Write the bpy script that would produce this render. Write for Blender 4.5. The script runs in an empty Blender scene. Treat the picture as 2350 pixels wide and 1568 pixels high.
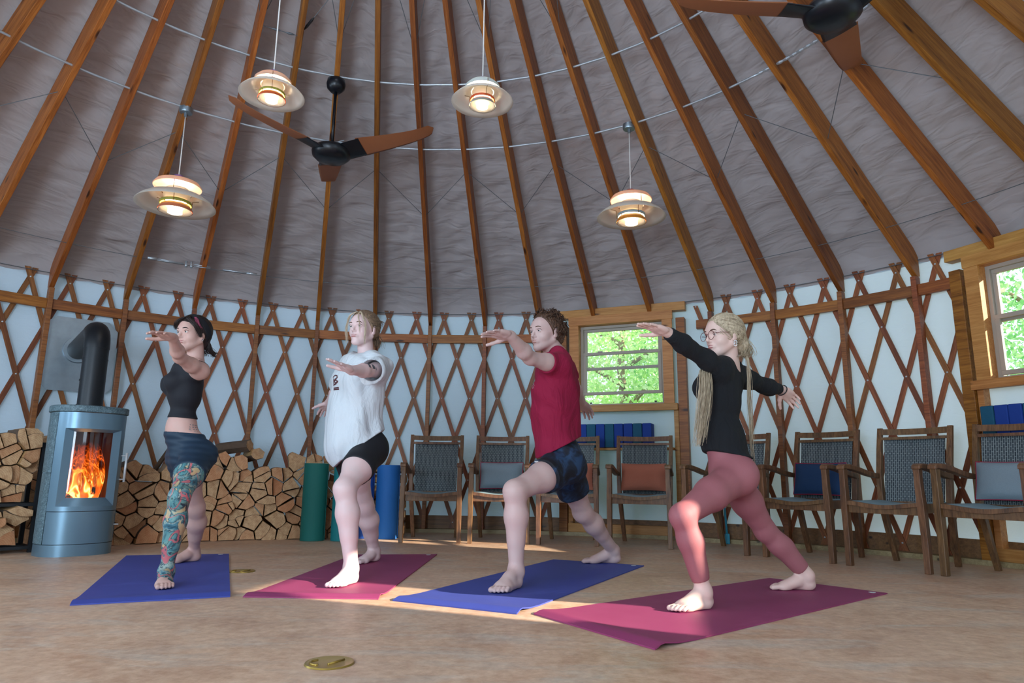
import bpy, bmesh, math, random
import numpy as np
from mathutils import Vector, Matrix
SC = bpy.context.scene; COL = SC.collection
PI = math.pi
def D(a): return math.radians(a)
# ---------------------------------------------------------------- camera, world, lights, exposure
cam = bpy.data.cameras.new('camera'); camo = bpy.data.objects.new('camera', cam); COL.objects.link(camo)
cam.sensor_width = 36; cam.lens = 24; cam.clip_start = .05; cam.clip_end = 200
_p, _r = 0.19365, 0.01054
_f = Vector((0, math.cos(_p), math.sin(_p))); _u = Vector((0, -math.sin(_p), math.cos(_p))); _x = Vector((1, 0, 0))
_R = _x*math.cos(_r)+_u*math.sin(_r); _U = _u*math.cos(_r)-_x*math.sin(_r)
camo.matrix_world = Matrix(((_R.x, _U.x, -_f.x, 0), (_R.y, _U.y, -_f.y, 0), (_R.z, _U.z, -_f.z, .578), (0, 0, 0, 1)))
SC.camera = camo
SC.view_settings.view_transform = 'Standard'; SC.view_settings.look = 'None'; SC.view_settings.gamma = 1
SC.view_settings.use_curve_mapping = False
SC.view_settings.exposure = EXPO if 'EXPO' in globals() else 0.0
try:
    SC.cycles.use_denoising = True; SC.cycles.max_bounces = 7; SC.cycles.diffuse_bounces = 4; SC.cycles.glossy_bounces = 3
    SC.cycles.transparent_max_bounces = 12; SC.cycles.caustics_reflective = False; SC.cycles.caustics_refractive = False
    SC.cycles.sample_clamp_indirect = 6
except Exception: pass
CX, CY, RW = -.682, 2.497, 4.753          # centre axis of the yurt and the radius of its wall
def pol(r, a, z=0.): return Vector((CX+r*math.sin(D(a)), CY+r*math.cos(D(a)), z))   # a in degrees, 0 = straight ahead
world = bpy.data.worlds.new('daylight_sky'); SC.world = world; world.use_nodes = True
_bg = world.node_tree.nodes['Background']; _bg.inputs[0].default_value = (.66, .84, 1., 1); _bg.inputs[1].default_value = 2.3
def lamp(name, kind, loc, energy, col, direction=None, **kw):
    l = bpy.data.lights.new(name, kind); o = bpy.data.objects.new(name, l); COL.objects.link(o); o.location = loc
    l.energy = energy; l.color = col
    for k, v in kw.items(): setattr(l, k, v)
    if direction is not None: o.rotation_euler = Vector(direction).to_track_quat('-Z', 'Y').to_euler()
    return o
SUN_AZ, SUN_EL = 157.0, 20.4      # direction the sunlight travels in (degrees from +x), height of the sun
_d = Vector((math.cos(D(SUN_AZ))*math.cos(D(SUN_EL)), math.sin(D(SUN_AZ))*math.cos(D(SUN_EL)), -math.sin(D(SUN_EL))))
lamp('sun', 'SUN', (8, -3, 6), 13.5, (1., .86, .68), _d, angle=D(.6))
# added fill lamps along the closed, unseen wall, and one in the crown opening
def daylight(name, a, z, w, h, e, col=(.66, .83, 1.)):
    p = pol(RW-.12, a, z); q = pol(0, a, z-.35)
    return lamp(name, 'AREA', p, e, col, q-p, shape='RECTANGLE', size=w, size_y=h)
daylight('rear_fill', -162, 1.25, 1.9, 2.0, 215)
daylight('window_daylight', -118, 1.6, 1.2, 1.1, 56)
daylight('window_daylight', 136, 1.6, 1.2, 1.1, 20)
daylight('window_daylight', -84, 1.6, 1.1, 1.0, 26)
lamp('dome_daylight', 'AREA', (CX, CY, 4.98), 26, (.74, .87, 1.), (0, 0, -1), shape='DISK', size=1.4)
# ---------------------------------------------------------------- helpers
def tag(o, label=None, cat=None, group=None, kind=None):
    if label: o['label'] = label
    if cat: o['category'] = cat
    if group: o['group'] = group
    if kind: o['kind'] = kind
    return o
def thing(name, label, cat, loc=(0, 0, 0), rz=0., group=None):
    o = bpy.data.objects.new(name, None); COL.objects.link(o); o.location = loc; o.rotation_euler = (0, 0, rz)
    return tag(o, label, cat, group)
class MB:
    def __init__(s): s.v = []; s.f = []; s.m = []; s.mi = 0
    def add(s, vs, fs):
        b = len(s.v); s.v += [tuple(v) for v in vs]; s.f += [tuple(b+i for i in f) for f in fs]; s.m += [s.mi]*len(fs); return s
    def box(s, c, d, M=None):
        x, y, z = d[0]/2, d[1]/2, d[2]/2; c = Vector(c)
        vs = [Vector(q) for q in ((-x,-y,-z),(x,-y,-z),(x,y,-z),(-x,y,-z),(-x,-y,z),(x,-y,z),(x,y,z),(-x,y,z))]
        vs = [c+(M@v if M else v) for v in vs]
        return s.add(vs, ((0,3,2,1),(4,5,6,7),(0,1,5,4),(1,2,6,5),(2,3,7,6),(3,0,4,7)))
    def bar(s, p, q, w, h, up=(0, 0, 1)):          # w across, h along the projection of up
        p, q = Vector(p), Vector(q); t = (q-p).normalized(); sd = t.cross(Vector(up)).normalized(); u = sd.cross(t)
        vs = [a+sd*i*w/2+u*j*h/2 for a in (p, q) for i, j in ((-1,-1),(1,-1),(1,1),(-1,1))]
        return s.add(vs, ((3,2,1,0),(4,5,6,7),(0,1,5,4),(1,2,6,5),(2,3,7,6),(3,0,4,7)))
    def tube(s, pts, r, n=8, caps=True):
        pts = [Vector(p) for p in pts]; rs = r if isinstance(r, (list, tuple)) else [r]*len(pts); vs = []; fs = []
        t0 = (pts[1]-pts[0]).normalized(); nn = t0.orthogonal().normalized()
        for i, p in enumerate(pts):
            t = (pts[min(i+1, len(pts)-1)]-pts[max(i-1, 0)]).normalized(); nn = (nn-t*nn.dot(t)).normalized(); b = t.cross(nn)
            vs += [p+(nn*math.cos(2*PI*k/n)+b*math.sin(2*PI*k/n))*rs[i] for k in range(n)]
        for i in range(len(pts)-1):
            fs += [(i*n+k, i*n+(k+1) % n, (i+1)*n+(k+1) % n, (i+1)*n+k) for k in range(n)]
        if caps: fs += [tuple(range(n-1, -1, -1)), tuple(range((len(pts)-1)*n, len(pts)*n))]
        return s.add(vs, fs)
    def lathe(s, prof, n=32, c=(0, 0, 0), sx=1., sy=1., closed=False):
        vs = [(c[0]+r*math.cos(2*PI*k/n)*sx, c[1]+r*math.sin(2*PI*k/n)*sy, c[2]+z) for r, z in prof for k in range(n)]
        m = len(prof); fs = [(i*n+k, i*n+(k+1) % n, ((i+1) % m)*n+(k+1) % n, ((i+1) % m)*n+k) for i in range(m if closed else m-1) for k in range(n)]
        if not closed:
            if prof[0][0] > 1e-5 and s_cap: fs += [tuple(range(n-1, -1, -1)), tuple(range((m-1)*n, m*n))]
        return s.add(vs, fs)
    def prism(s, poly, z0, z1, M=None):
        n = len(poly); vs = [Vector((x, y, z)) for z in (z0, z1) for x, y in poly]
        if M: vs = [M@v for v in vs]
        return s.add(vs, [tuple(range(n-1, -1, -1)), tuple(range(n, 2*n))]+[(k, (k+1) % n, n+(k+1) % n, n+k) for k in range(n)])
    def grid(s, P, closed_u=False):                # P[i][j] points
        a, b = len(P), len(P[0]); vs = [p for row in P for p in row]
        return s.add(vs, [(i*b+j, i*b+j+1, ((i+1) % a)*b+j+1, ((i+1) % a)*b+j) for i in range(a if closed_u else a-1) for j in range(b-1)])
    def mesh(s, name, mats, smooth=False):
        me = bpy.data.meshes.new(name); me.from_pydata(s.v, [], s.f)
        for m in (mats if isinstance(mats, (list, tuple)) else [mats]): me.materials.append(m)
        me.polygons.foreach_set('material_index', s.m)
        if smooth: me.polygons.foreach_set('use_smooth', [True]*len(s.f))
        me.update(); return me
    def build(s, name, mats, parent=None, loc=(0, 0, 0), smooth=False, bev=0., rot=None, auto=None):
        o = bpy.data.objects.new(name, s.mesh(name, mats, smooth)); COL.objects.link(o); o.location = loc
        if rot is not None: o.rotation_euler = rot
        if parent: o.parent = parent
        if bev:
            m = o.modifiers.new('bevel', 'BEVEL'); m.width = bev; m.segments = 2; m.limit_method = 'ANGLE'; m.angle_limit = D(40)
        if auto: shade_auto(o.data, auto)
        return o
s_cap = True
def shade_auto(me, ang):
    bm = bmesh.new(); bm.from_mesh(me); bm.normal_update()
    for f in bm.faces: f.smooth = True
    for e in bm.edges:
        if len(e.link_faces) == 2 and e.calc_face_angle(0) > D(ang): e.smooth = False
    bm.to_mesh(me); bm.free()
def copy_tree(o, parent=None):
    c = o.copy(); COL.objects.link(c); c.parent = parent
    for ch in list(o.children): copy_tree(ch, c)
    return c
# ---------------------------------------------------------------- materials
def lin(r, g, b):
    return tuple(((c/255)/12.92 if c/255 <= .04045 else ((c/255+.055)/1.055)**2.4) for c in (r, g, b))+(1.,)
class NT:
    def __init__(s, name):
        s.m = bpy.data.materials.new(name); s.m.use_nodes = True; s.t = s.m.node_tree; s.n = s.t.nodes; s.b = s.n['Principled BSDF']; s.o = s.n['Material Output']
    def N(s, k, **kw):
        n = s.n.new(k)
        for a, v in kw.items():
            if a.startswith('i_'): n.inputs[int(a[2:]) if a[2:].isdigit() else a[2:].replace('_', ' ')].default_value = v
            else: setattr(n, a, v)
        return n
    def L(s, a, b): s.t.links.new(a, b); return s
    def co(s, scale=(1, 1, 1), kind='Object', rot=(0, 0, 0)):
        c = s.N('ShaderNodeTexCoord'); m = s.N('ShaderNodeMapping'); m.inputs['Scale'].default_value = scale; m.inputs['Rotation'].default_value = rot
        s.L(c.outputs[kind], m.inputs[0]); return m.outputs[0]
    def noise(s, vec, sc, det=4., rough=.55, dist=0.):
        n = s.N('ShaderNodeTexNoise'); n.inputs['Scale'].default_value = sc; n.inputs['Detail'].default_value = det
        n.inputs['Roughness'].default_value = rough; n.inputs['Distortion'].default_value = dist
        if vec is not None: s.L(vec, n.inputs['Vector'])
        return n
    def ramp(s, fac, stops, interp='LINEAR'):
        r = s.N('ShaderNodeValToRGB'); r.color_ramp.interpolation = interp; e = r.color_ramp.elements
        while len(e) < len(stops): e.new(.5)
        for k, (p, c) in enumerate(stops): e[k].position = p; e[k].color = c
        s.L(fac, r.inputs[0]); return r.outputs[0]
    def mix(s, f, a, b, mode='MIX'):
        n = s.N('ShaderNodeMix', data_type='RGBA', blend_type=mode)
        for v, i in ((f, 0), (a, 6), (b, 7)):
            if isinstance(v, (int, float, tuple)): n.inputs[i].default_value = v
            else: s.L(v, n.inputs[i])
        return n.outputs[2]
    def bump(s, h, st=.3, dist=.01):
        b = s.N('ShaderNodeBump'); b.inputs['Strength'].default_value = st; b.inputs['Distance'].default_value = dist
        s.L(h, b.inputs['Height']); s.L(b.outputs[0], s.b.inputs['Normal']); return s
    def base(s, c):
        if isinstance(c, tuple): s.b.inputs['Base Color'].default_value = c
        else: s.L(c, s.b.inputs['Base Color'])
        return s
    def set(s, **kw):
        for k, v in kw.items(): s.b.inputs[k.replace('_', ' ')].default_value = v
        return s
def plain(name, c, rough=.6, metal=0., bump=0., bs=60., var=.08, **kw):
    t = NT(name); n = t.noise(t.co(), bs, 3); t.base(t.mix(n.outputs[0], tuple(x*(1-var) for x in c[:3])+(1,), tuple(min(1, x*(1+var)) for x in c[:3])+(1,)))
    t.set(Roughness=rough, Metallic=metal, **kw)
    if bump: t.bump(n.outputs[0], bump, .002)
    return t.m
def wood(name, dark, mid, light, scale=(1.2, 22, 22), rnd=.5, rough=.5, knots=True):
    t = NT(name); oi = t.N('ShaderNodeObjectInfo'); c = t.N('ShaderNodeTexCoord'); add = t.N('ShaderNodeVectorMath', operation='ADD')
    mul = t.N('ShaderNodeMath', operation='MULTIPLY'); mul.inputs[1].default_value = 37.; t.L(oi.outputs['Random'], mul.inputs[0])
    t.L(c.outputs['Object'], add.inputs[0]); t.L(mul.outputs[0], add.inputs[1])
    mp = t.N('ShaderNodeMapping'); mp.inputs['Scale'].default_value = scale; t.L(add.outputs[0], mp.inputs[0])
    n = t.noise(mp.outputs[0], 1.6, 5, .6, .6); w = t.noise(mp.outputs[0], 6, 3, .6, .2)
    col = t.ramp(n.outputs[0], [(.28, dark), (.5, mid), (.75, light)])
    col = t.mix(.25, col, t.ramp(w.outputs[0], [(.4, dark), (.6, light)]))
    hs = t.N('ShaderNodeHueSaturation'); mr = t.N('ShaderNodeMapRange'); mr.inputs[3].default_value = 1-rnd*.5; mr.inputs[4].default_value = 1+rnd*.45
    t.L(oi.outputs['Random'], mr.inputs[0]); t.L(mr.outputs[0], hs.inputs['Value'])
    m2 = t.N('ShaderNodeMath', operation='MULTIPLY'); m2.inputs[1].default_value = 7.31; m3 = t.N('ShaderNodeMath', operation='FRACT')
    t.L(oi.outputs['Random'], m2.inputs[0]); t.L(m2.outputs[0], m3.inputs[0])
    mr2 = t.N('ShaderNodeMapRange'); mr2.inputs[3].default_value = .494; mr2.inputs[4].default_value = .514; t.L(m3.outputs[0], mr2.inputs[0]); t.L(mr2.outputs[0], hs.inputs['Hue'])
    t.L(col, hs.inputs['Color']); fin = hs.outputs[0]
    if knots:
        mk = t.N('ShaderNodeMapping'); mk.inputs['Scale'].default_value = (2.2, 9, 9); t.L(add.outputs[0], mk.inputs[0])
        v = t.N('ShaderNodeTexVoronoi'); v.inputs['Scale'].default_value = 1.; t.L(mk.outputs[0], v.inputs['Vector'])
        fin = t.mix(t.ramp(v.outputs['Distance'], [(.06, (1, 1, 1, 1)), (.13, (0, 0, 0, 1))]), fin, tuple(x*.35 for x in dark[:3])+(1,))
    t.base(fin).set(Roughness=rough); t.bump(w.outputs[0], .15, .003); return t.m
M = {}
M['fir'] = wood('fir_wood', lin(96, 46, 12), lin(148, 82, 28), lin(180, 112, 50))
M['fir_light'] = wood('pine_wood', lin(160, 100, 44), lin(190, 130, 68), lin(210, 154, 92), rnd=.2)
M['lattice'] = wood('lattice_wood', lin(88, 44, 20), lin(132, 72, 36), lin(164, 98, 54), scale=(1.5, 40, 40), knots=False)
M['skirt'] = wood('skirting_wood', lin(92, 58, 34), lin(124, 80, 48), lin(150, 102, 64))
M['sill'] = wood('sill_wood', lin(130, 110, 78), lin(158, 138, 100), lin(182, 160, 120), rnd=.2)
M['teak'] = wood('chair_wood', lin(64, 40, 24), lin(108, 72, 44), lin(142, 100, 66), scale=(18, 18, 2.2), rnd=.15, knots=False)
M['steel'] = plain('galvanised_steel', lin(150, 165, 175), .38, .85, .3, 12, .2)
M['conduit'] = plain('conduit_metal', lin(190, 200, 208), .35, .6)
M['cable'] = plain('cable_metal', lin(110, 118, 124), .5, .6)
M['bolt'] = plain('bolt_metal', lin(215, 218, 220), .3, .3)
M['black'] = plain('black_metal', lin(24, 26, 30), .45)
# ---------------------------------------------------------------- setting: floor, wall, ceiling
HPOST, SLOPE = 2.145, .6732
Z_CAB = 2.285
def mat_floor():
    t = NT('stained_concrete'); c = t.co((1, 1, 1)); n1 = t.noise(c, .9, 6, .62, .4); n2 = t.noise(c, 3.2, 8, .68, .8); n3 = t.noise(c, 24, 6, .7)
    n4 = t.noise(t.co((1, 3.2, 1), rot=(0, 0, .5)), 1.7, 7, .66, .5)
    a = t.ramp(n1.outputs[0], [(.32, lin(194, 146, 116)), (.5, lin(216, 172, 140)), (.68, lin(232, 200, 172))])
    b = t.ramp(n2.outputs[0], [(.3, lin(166, 118, 90)), (.52, lin(220, 184, 152)), (.72, lin(238, 214, 192))])
    d = t.mix(.5, a, b); d = t.mix(t.ramp(n4.outputs[0], [(.5, (0, 0, 0, 1)), (.66, (.8, .8, .8, 1))]), d, lin(204, 194, 180))
    d = t.mix(.34, d, t.ramp(n3.outputs[0], [(.35, lin(150, 108, 82)), (.65, lin(232, 204, 176))]))
    t.base(d).set(Roughness=.42); t.L(t.ramp(n2.outputs[0], [(.3, (.36,)*3+(1,)), (.7, (.58,)*3+(1,))]), t.b.inputs['Roughness'])
    t.bump(n3.outputs[0], .12, .003); return t.m
def mat_fabric(name, c, tr, ws=6.):
    t = NT(name); n = t.noise(t.co((1, 1, 2.2)), ws, 5, .6, 1.2)
    t.base(c).set(Roughness=.85); t.bump(n.outputs[0], .35, .02)
    if tr:
        tb = t.N('ShaderNodeBsdfTranslucent'); tb.inputs[0].default_value = c; mx = t.N('ShaderNodeMixShader'); mx.inputs[0].default_value = tr
        t.L(t.b.outputs[0], mx.inputs[1]); t.L(tb.outputs[0], mx.inputs[2]); t.L(mx.outputs[0], t.o.inputs[0])
    return t.m
M['floor'] = mat_floor()
M['wallfab'] = mat_fabric('wall_canvas', lin(198, 216, 232), .12, 5.)
t_ = NT('roof_liner'); c_ = t_.co((.5, 2.2, 1), 'UV', (0, 0, .45)); n_ = t_.noise(c_, 1.6, 2, .45, .8); n2_ = t_.noise(t_.co((.7, 3.0, 1), 'UV', (0, 0, -.3)), 2.6, 2, .5, .8); h_ = t_.mix(.45, n_.outputs[0], n2_.outputs[0])
t_.base(lin(180, 174, 176)).set(Roughness=.8); t_.bump(h_, .6, .07); M['roof'] = t_.m
mb = MB(); mb.lathe([(0, -.12), (RW+.12, -.12), (RW+.12, 0), (0, 0)], 96, (CX, CY, 0)); mb.build('floor', M['floor']); tag(bpy.data.objects['floor'], kind='structure')
# ground outside
t_ = NT('meadow_ground'); n_ = t_.noise(t_.co(), 1.5, 6); t_.base(t_.ramp(n_.outputs[0], [(.3, lin(78, 96, 44)), (.7, lin(128, 138, 84))])).set(Roughness=.95); M['ground'] = t_.m
mb = MB(); mb.prism([(40*math.cos(k*PI/24), 40*math.sin(k*PI/24)+2) for k in range(48)], -.35, -.2); tag(mb.build('ground', M['ground']), kind='structure')
# windows: (centre angle, half width in degrees, z0, z1)
WIN = [(22.5, 5.35, 1.275, 2.11), (66.25, 5.35, 1.275, 2.11), (101.4, 3.5, 1.24, 2.18)]
rng = random.Random(4)
def inwin(a, z):
    return any(abs(a-c) < h and z0 < z < z1 for c, h, z0, z1 in WIN)
mb = MB(); A = sorted(set([round(-180+k*1.2, 3) for k in range(301)]+[c+s*h for c, h, _, _ in WIN for s in (-1, 1)]))
Z = sorted(set([0, .2, .5, .8, 1.1, 1.275, 1.5, 1.8, 2.0, 2.11, Z_CAB+.02]))
idx = {}
for i, a in enumerate(A):
    for z in Z: idx[i, z] = len(mb.v); mb.v.append(tuple(pol(RW+.012+.006*math.sin(a*3.1+z*4), a, z)))
for i in range(len(A)-1):
    for j in range(len(Z)-1):
        if inwin((A[i]+A[i+1])/2, (Z[j]+Z[j+1])/2): continue
        mb.f.append((idx[i, Z[j]], idx[i+1, Z[j]], idx[i+1, Z[j+1]], idx[i, Z[j+1]])); mb.m.append(0)
tag(mb.build('wall_back', M['wallfab'], smooth=True), kind='structure')
# ceiling liner: cone from the wall cable to the crown ring, bowed between the rafters and wrinkled
TH0, DTH = -52.82, 7.2
NB = 50; nu = 16; nv = 150; R0 = .72
def wr(a, r):
    q = ((a-TH0)/DTH) % 1.0; bow = math.sin(PI*q)
    s = math.sin(r*21+2.2*math.sin(a*.35)+q*5)*.5+math.sin(r*38+a*1.3+3*math.sin(r*3.1+a*.2))*.35+math.sin(r*13-q*8+a)*.4+math.sin(r*74+q*9+4*math.sin(r*5+a*.6)+a)*.28
    return .035*bow+(.011+.005*math.sin(a*.9))*s*min(1, bow*1.6)*(.5+.6*(r/RW))
P = []
for i in range(NB*nu):
    a = TH0+i*DTH/nu; row = []
    for j in range(nv+1):
        r = R0+(RW+.015-R0)*j/nv; q_ = min(1, (RW-r)/.3); z = Z_CAB+SLOPE*(RW-r)+.075*(1-(1-q_)**2)+wr(a, r)*(1 if j < nv-1 else 0); row.append(pol(r, a, z))
    P.append(row)
mb = MB(); mb.grid(P, closed_u=True); o = mb.build('ceiling', M['roof'], smooth=True); tag(o, kind='structure')
uv = o.data.uv_layers.new(name='cloth'); nr_ = nv+1; li = np.zeros(len(o.data.loops), np.int32); o.data.loops.foreach_get('vertex_index', li)
ui = (li//nr_).astype(float); pi_ = np.repeat(np.arange(len(li)//4), 4); umax = np.maximum.reduceat(ui, np.arange(0, len(ui), 4))[pi_]; umin = np.minimum.reduceat(ui, np.arange(0, len(ui), 4))[pi_]; ui = np.where((umax-umin > 5) & (ui < 5), ui+NB*nu, ui)
uv.data.foreach_set('uv', np.stack([ui/nu, (R0+(RW-R0)*(li % nr_)/nv)*1.8], 1).ravel().astype(np.float32))
# crown ring and dome
mb = MB(); zr = Z_CAB+SLOPE*(RW-.72); mb.lathe([(.62, zr-.26), (.72, zr-.26), (.74, zr+.10), (.62, zr+.10)], 48, (CX, CY, 0), closed=True)
tag(mb.build('trim_1', M['fir']), kind='structure')
# skirting board and sill plate round the wall
def ring(name, r, th, z0, z1, mat, a0, a1, n):
    mb = MB()
    pts = [pol(rr, a0+(a1-a0)*k/n, 0) for k in range(n+1) for rr in (r, r+th)]
    P_ = [[(pts[2*k].x, pts[2*k].y, z0), (pts[2*k+1].x, pts[2*k+1].y, z0), (pts[2*k+1].x, pts[2*k+1].y, z1), (pts[2*k].x, pts[2*k].y, z1), (pts[2*k].x, pts[2*k].y, z0)] for k in range(n+1)]
    mb.grid(P_); return tag(mb.build(name, mat), kind='structure')
ring('baseboard_back', RW-.012, .02, 0, .165, M['skirt'], -80, 110, 53)
ring('trim_2', RW-.105, .09, 0, .036, M['sill'], -80, 110, 53)
# ---------------------------------------------------------------- posts, rails, rafters
ORD = 'first second third fourth fifth sixth seventh eighth ninth tenth eleventh twelfth thirteenth fourteenth fifteenth sixteenth seventeenth eighteenth nineteenth twentieth twenty-first'.split()
NOPOST = {10, 11, 16, 17, 18}
def local_frame(r, a, z):                 # x tangential (to the right seen from inside), y outward, z up
    c, s = math.cos(D(a)), math.sin(D(a)); p = pol(r, a, z)
    return Matrix(((c, s, 0, p.x), (-s, c, 0, p.y), (0, 0, 1, p.z), (0, 0, 0, 1)))
ln = math.hypot(RW-.06-.66, (RW-.06-.66)*SLOPE)
slant = math.atan(SLOPE)
def rafter(k):
    a = TH0+k*DTH; mb = MB(); d = .185; w = .04
    # local x runs up the slope, z is normal to it; a cut tail at the foot
    prof = [(0, 0), (ln, 0), (ln, d), (.072, d), (-.032, .03)]
    if a > 80: return
    mb.prism(prof, -w/2, w/2, Matrix.Rotation(PI/2, 4, 'X'))
    o = mb.build('rafter', M['fir'], bev=.003)
    c, s = math.cos(D(a)), math.sin(D(a)); e = Vector((-s*math.cos(slant), -c*math.cos(slant), math.sin(slant)))
    n = Vector((s*math.sin(slant), c*math.sin(slant), math.cos(slant))); y = n.cross(e)
    p = pol(RW-.06, a, HPOST)
    o.matrix_world = Matrix(((e.x, y.x, n.x, p.x), (e.y, y.y, n.y, p.y), (e.z, y.z, n.z, p.z), (0, 0, 0, 1)))
    return o
raf = {}
for k in range(-2, 19):
    o = rafter(k)
    if not o: continue
    raf[k] = o; q = k+2
    where = {-2: 'cut off by the left edge of the photo', 2: 'passing behind the junction box of the lowest pendant lamp', 6: 'just right of the fan rod, above the woman in white',
             5: 'directly behind the rod of the ceiling fan', 11: 'ending in a cut tail over the right part of the small window', 10: 'ending in a cut tail over the left part of the small window',
             16: 'ending over the corner of the big window at right', 12: 'behind the junction box of the pendant lamp by the window', 17: 'the last one but one before the top right corner of the photo', 18: 'cut off by the top right corner of the photo'}.get(k, '%s in the row counted from the left edge' % ORD[q])
    tag(o, 'fir roof rafter, '+where, 'rafter', 'roof rafters fanning up to the crown')
for k in range(-1, 18):
    a = TH0+k*DTH
    if k not in NOPOST:
        mb = MB(); mb.prism([(-.02, -.1), (.02, -.1), (.02, -.025), (-.02, -.025)], .037, HPOST)
        # local z up: rotate grain so x runs up
        o = mb.build('wall_post', M['lattice'], bev=.003); o.matrix_world = local_frame(RW, a, 0)
        tag(o, 'wooden wall post under the %s rafter from the left edge' % ORD[k+2], 'post', 'wall posts under the rafters')
    # connecting rail in the bay to the right of this post
    a0, a1 = a, a+DTH
    if k in (16, 17): continue
    if k == 9: a1 = 14.6
    if k in (10,): continue
    if k == 11: a0 = 31.6
    if k == 15: a1 = 59.6
    if a1-a0 < 1: continue
    p0 = pol(RW-.062, a0+.25, 2.003); p1 = pol(RW-.062, a1-.25, 2.003)
    v = p1-p0; L_ = v.length; mb = MB(); mb.box((L_/2, 0, 0), (L_, .038, .088))
    zc = 2.003+(.03 if k > 10 else 0)
    o = mb.build('rail', M['fir'], bev=.003); o.location = (p0.x, p0.y, zc); o.rotation_euler = (0, 0, math.atan2(v.y, v.x))
    tag(o, 'horizontal wooden rail spanning the bay right of the %s wall post from the left' % ORD[k+2], 'rail', 'rails between the wall posts')
# ---------------------------------------------------------------- lattice
ROW = [2.2218-.4245*i for i in range(6)]
def lattice(label, a_lo, a_hi):
    t = thing('lattice_wall', label, 'lattice', pol(RW, (a_lo+a_hi)/2, 0)); o0 = t.location
    boltmb = MB(); boltmb.lathe([(0, -.004), (.0075, -.003), (.0075, .001), (0, .003)], 8); bme = boltmb.mesh('bolt', M['bolt'], True)
    k0 = int((a_lo+47.49)/3.6)-4; k1 = int((a_hi+47.49)/3.6)+4
    for k in range(k0, k1):
        for sg, r in ((1, RW-.022), (-1, RW-.012)):
            ak = -47.49+3.6*k; da = sg*1.8/.4245; ztop = ROW[0]+.088; zbot = .04
            za, zb = ztop, zbot
            # keep the stretch inside the segment
            f = lambda z: ak+da*(ROW[0]-z)
            n = 60; ins = [ztop+(zbot-ztop)*i/n for i in range(n+1) if a_lo <= f(ztop+(zbot-ztop)*i/n) <= a_hi]
            if len(ins) < 6: continue
            za, zb = ins[0], ins[-1]; segs = 10; mb = MB(); P_ = []
            p0 = pol(r, f(za), za); p1 = pol(r, f(zb), zb); u = (p0-p1).normalized()
            am = f((za+zb)/2); out = Vector((math.sin(D(am)), math.cos(D(am)), 0)); sd = u.cross(out).normalized(); out = sd.cross(u)
            MM = Matrix(((u.x, sd.x, out.x, p1.x), (u.y, sd.y, out.y, p1.y), (u.z, sd.z, out.z, p1.z), (0, 0, 0, 1))); MI = MM.inverted()
            for i in range(segs+1):
                z = zb+(za-zb)*i/segs; c = pol(r, f(z), z); s2 = Vector((math.cos(D(f(z))), -math.sin(D(f(z))), 0)); o2 = Vector((math.sin(D(f(z))), math.cos(D(f(z))), 0))
                P_.append([MI@(c+x*s2+y*o2) for x, y in ((-.0215, -.0045), (.0215, -.0045), (.0215, .0045), (-.0215, .0045), (-.0215, -.0045))])
            mb.grid(P_); b = len(mb.v); mb.f += [(0, 1, 2, 3), (b-2, b-3, b-4, b-5)]; mb.m += [0, 0]
            o = mb.build('slat', M['lattice'], t); o.matrix_local = Matrix.Translation(-o0)@MM
            if sg == 1:
                for row in range(6):
                    z = ROW[row]; a = f(z)
                    if zb < z < za and a_lo < a < a_hi:
                        c = pol(RW-.031, a, z); bo = bpy.data.objects.new('bolt', bme); COL.objects.link(bo); bo.parent = o
                        q = MI@c; bo.location = q; inn = MI.to_3x3()@Vector((-math.sin(D(a)), -math.cos(D(a)), 0)); bo.rotation_euler = inn.to_track_quat('Z', 'Y').to_euler()
    return t
lattice('long wooden lattice wall stretching from the stove to the small window', -62, 14.7)
lattice('wooden lattice wall section between the two windows, behind the right chairs', 31.6, 59.7)
# cables
def arc(r, z, a0, a1, n=90): return [pol(r, a0+(a1-a0)*i/n, z(a0+(a1-a0)*i/n) if callable(z) else z) for i in range(n+1)]
mb = MB(); mb.tube(arc(RW-.035, Z_CAB, -70, 80), .0035, 6); tag(mb.build('wall_cable', M['cable'], smooth=True), 'thin steel tension cable along the top of the lattice wall', 'cable')
mb = MB(); pts = []
mb.tube(arc(4.27, 2.455, -70, 80), .003, 6); tcab = thing('roof_cable', 'steel cable threaded through the lower ends of the rafters, with turnbuckle', 'cable', pol(4.27, -35, 2.455))
o = mb.build('cable', M['cable'], tcab, loc=-tcab.location, smooth=True)
mb = MB(); mb.tube([pol(4.235, -37.6, 2.455), pol(4.235, -36.6, 2.458)], .013, 10); mb.tube([pol(4.235, -36.6, 2.462), pol(4.235, -33.6, 2.458)], .004); mb.tube([pol(4.235, -36.6, 2.45), pol(4.235, -33.6, 2.452)], .004)
for a_ in (-33.3, -32.7): mb.tube([pol(4.235, a_, 2.425), pol(4.235, a_, 2.485)], .011, 8); mb.tube([pol(4.22, a_-.15, 2.44), pol(4.22, a_+.15, 2.44)], .012, 8)
mb.tube([pol(4.235, -32.4, 2.465), pol(4.235, -30.5, 2.462)], .0045); mb.tube([pol(4.235, -32.4, 2.447), pol(4.235, -30.5, 2.45)], .0045)
mb.tube([pol(4.235, -29, 2.455), pol(4.235, -25.8, 2.455)], .007, 8); mb.tube([pol(4.235, -26.2, 2.455), pol(4.235, -24.9, 2.455)], .012, 8)
mb.build('turnbuckle', M['conduit'], tcab, loc=-tcab.location, smooth=True)
def zrb(r): return HPOST+SLOPE*(RW-.06-r)
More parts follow.
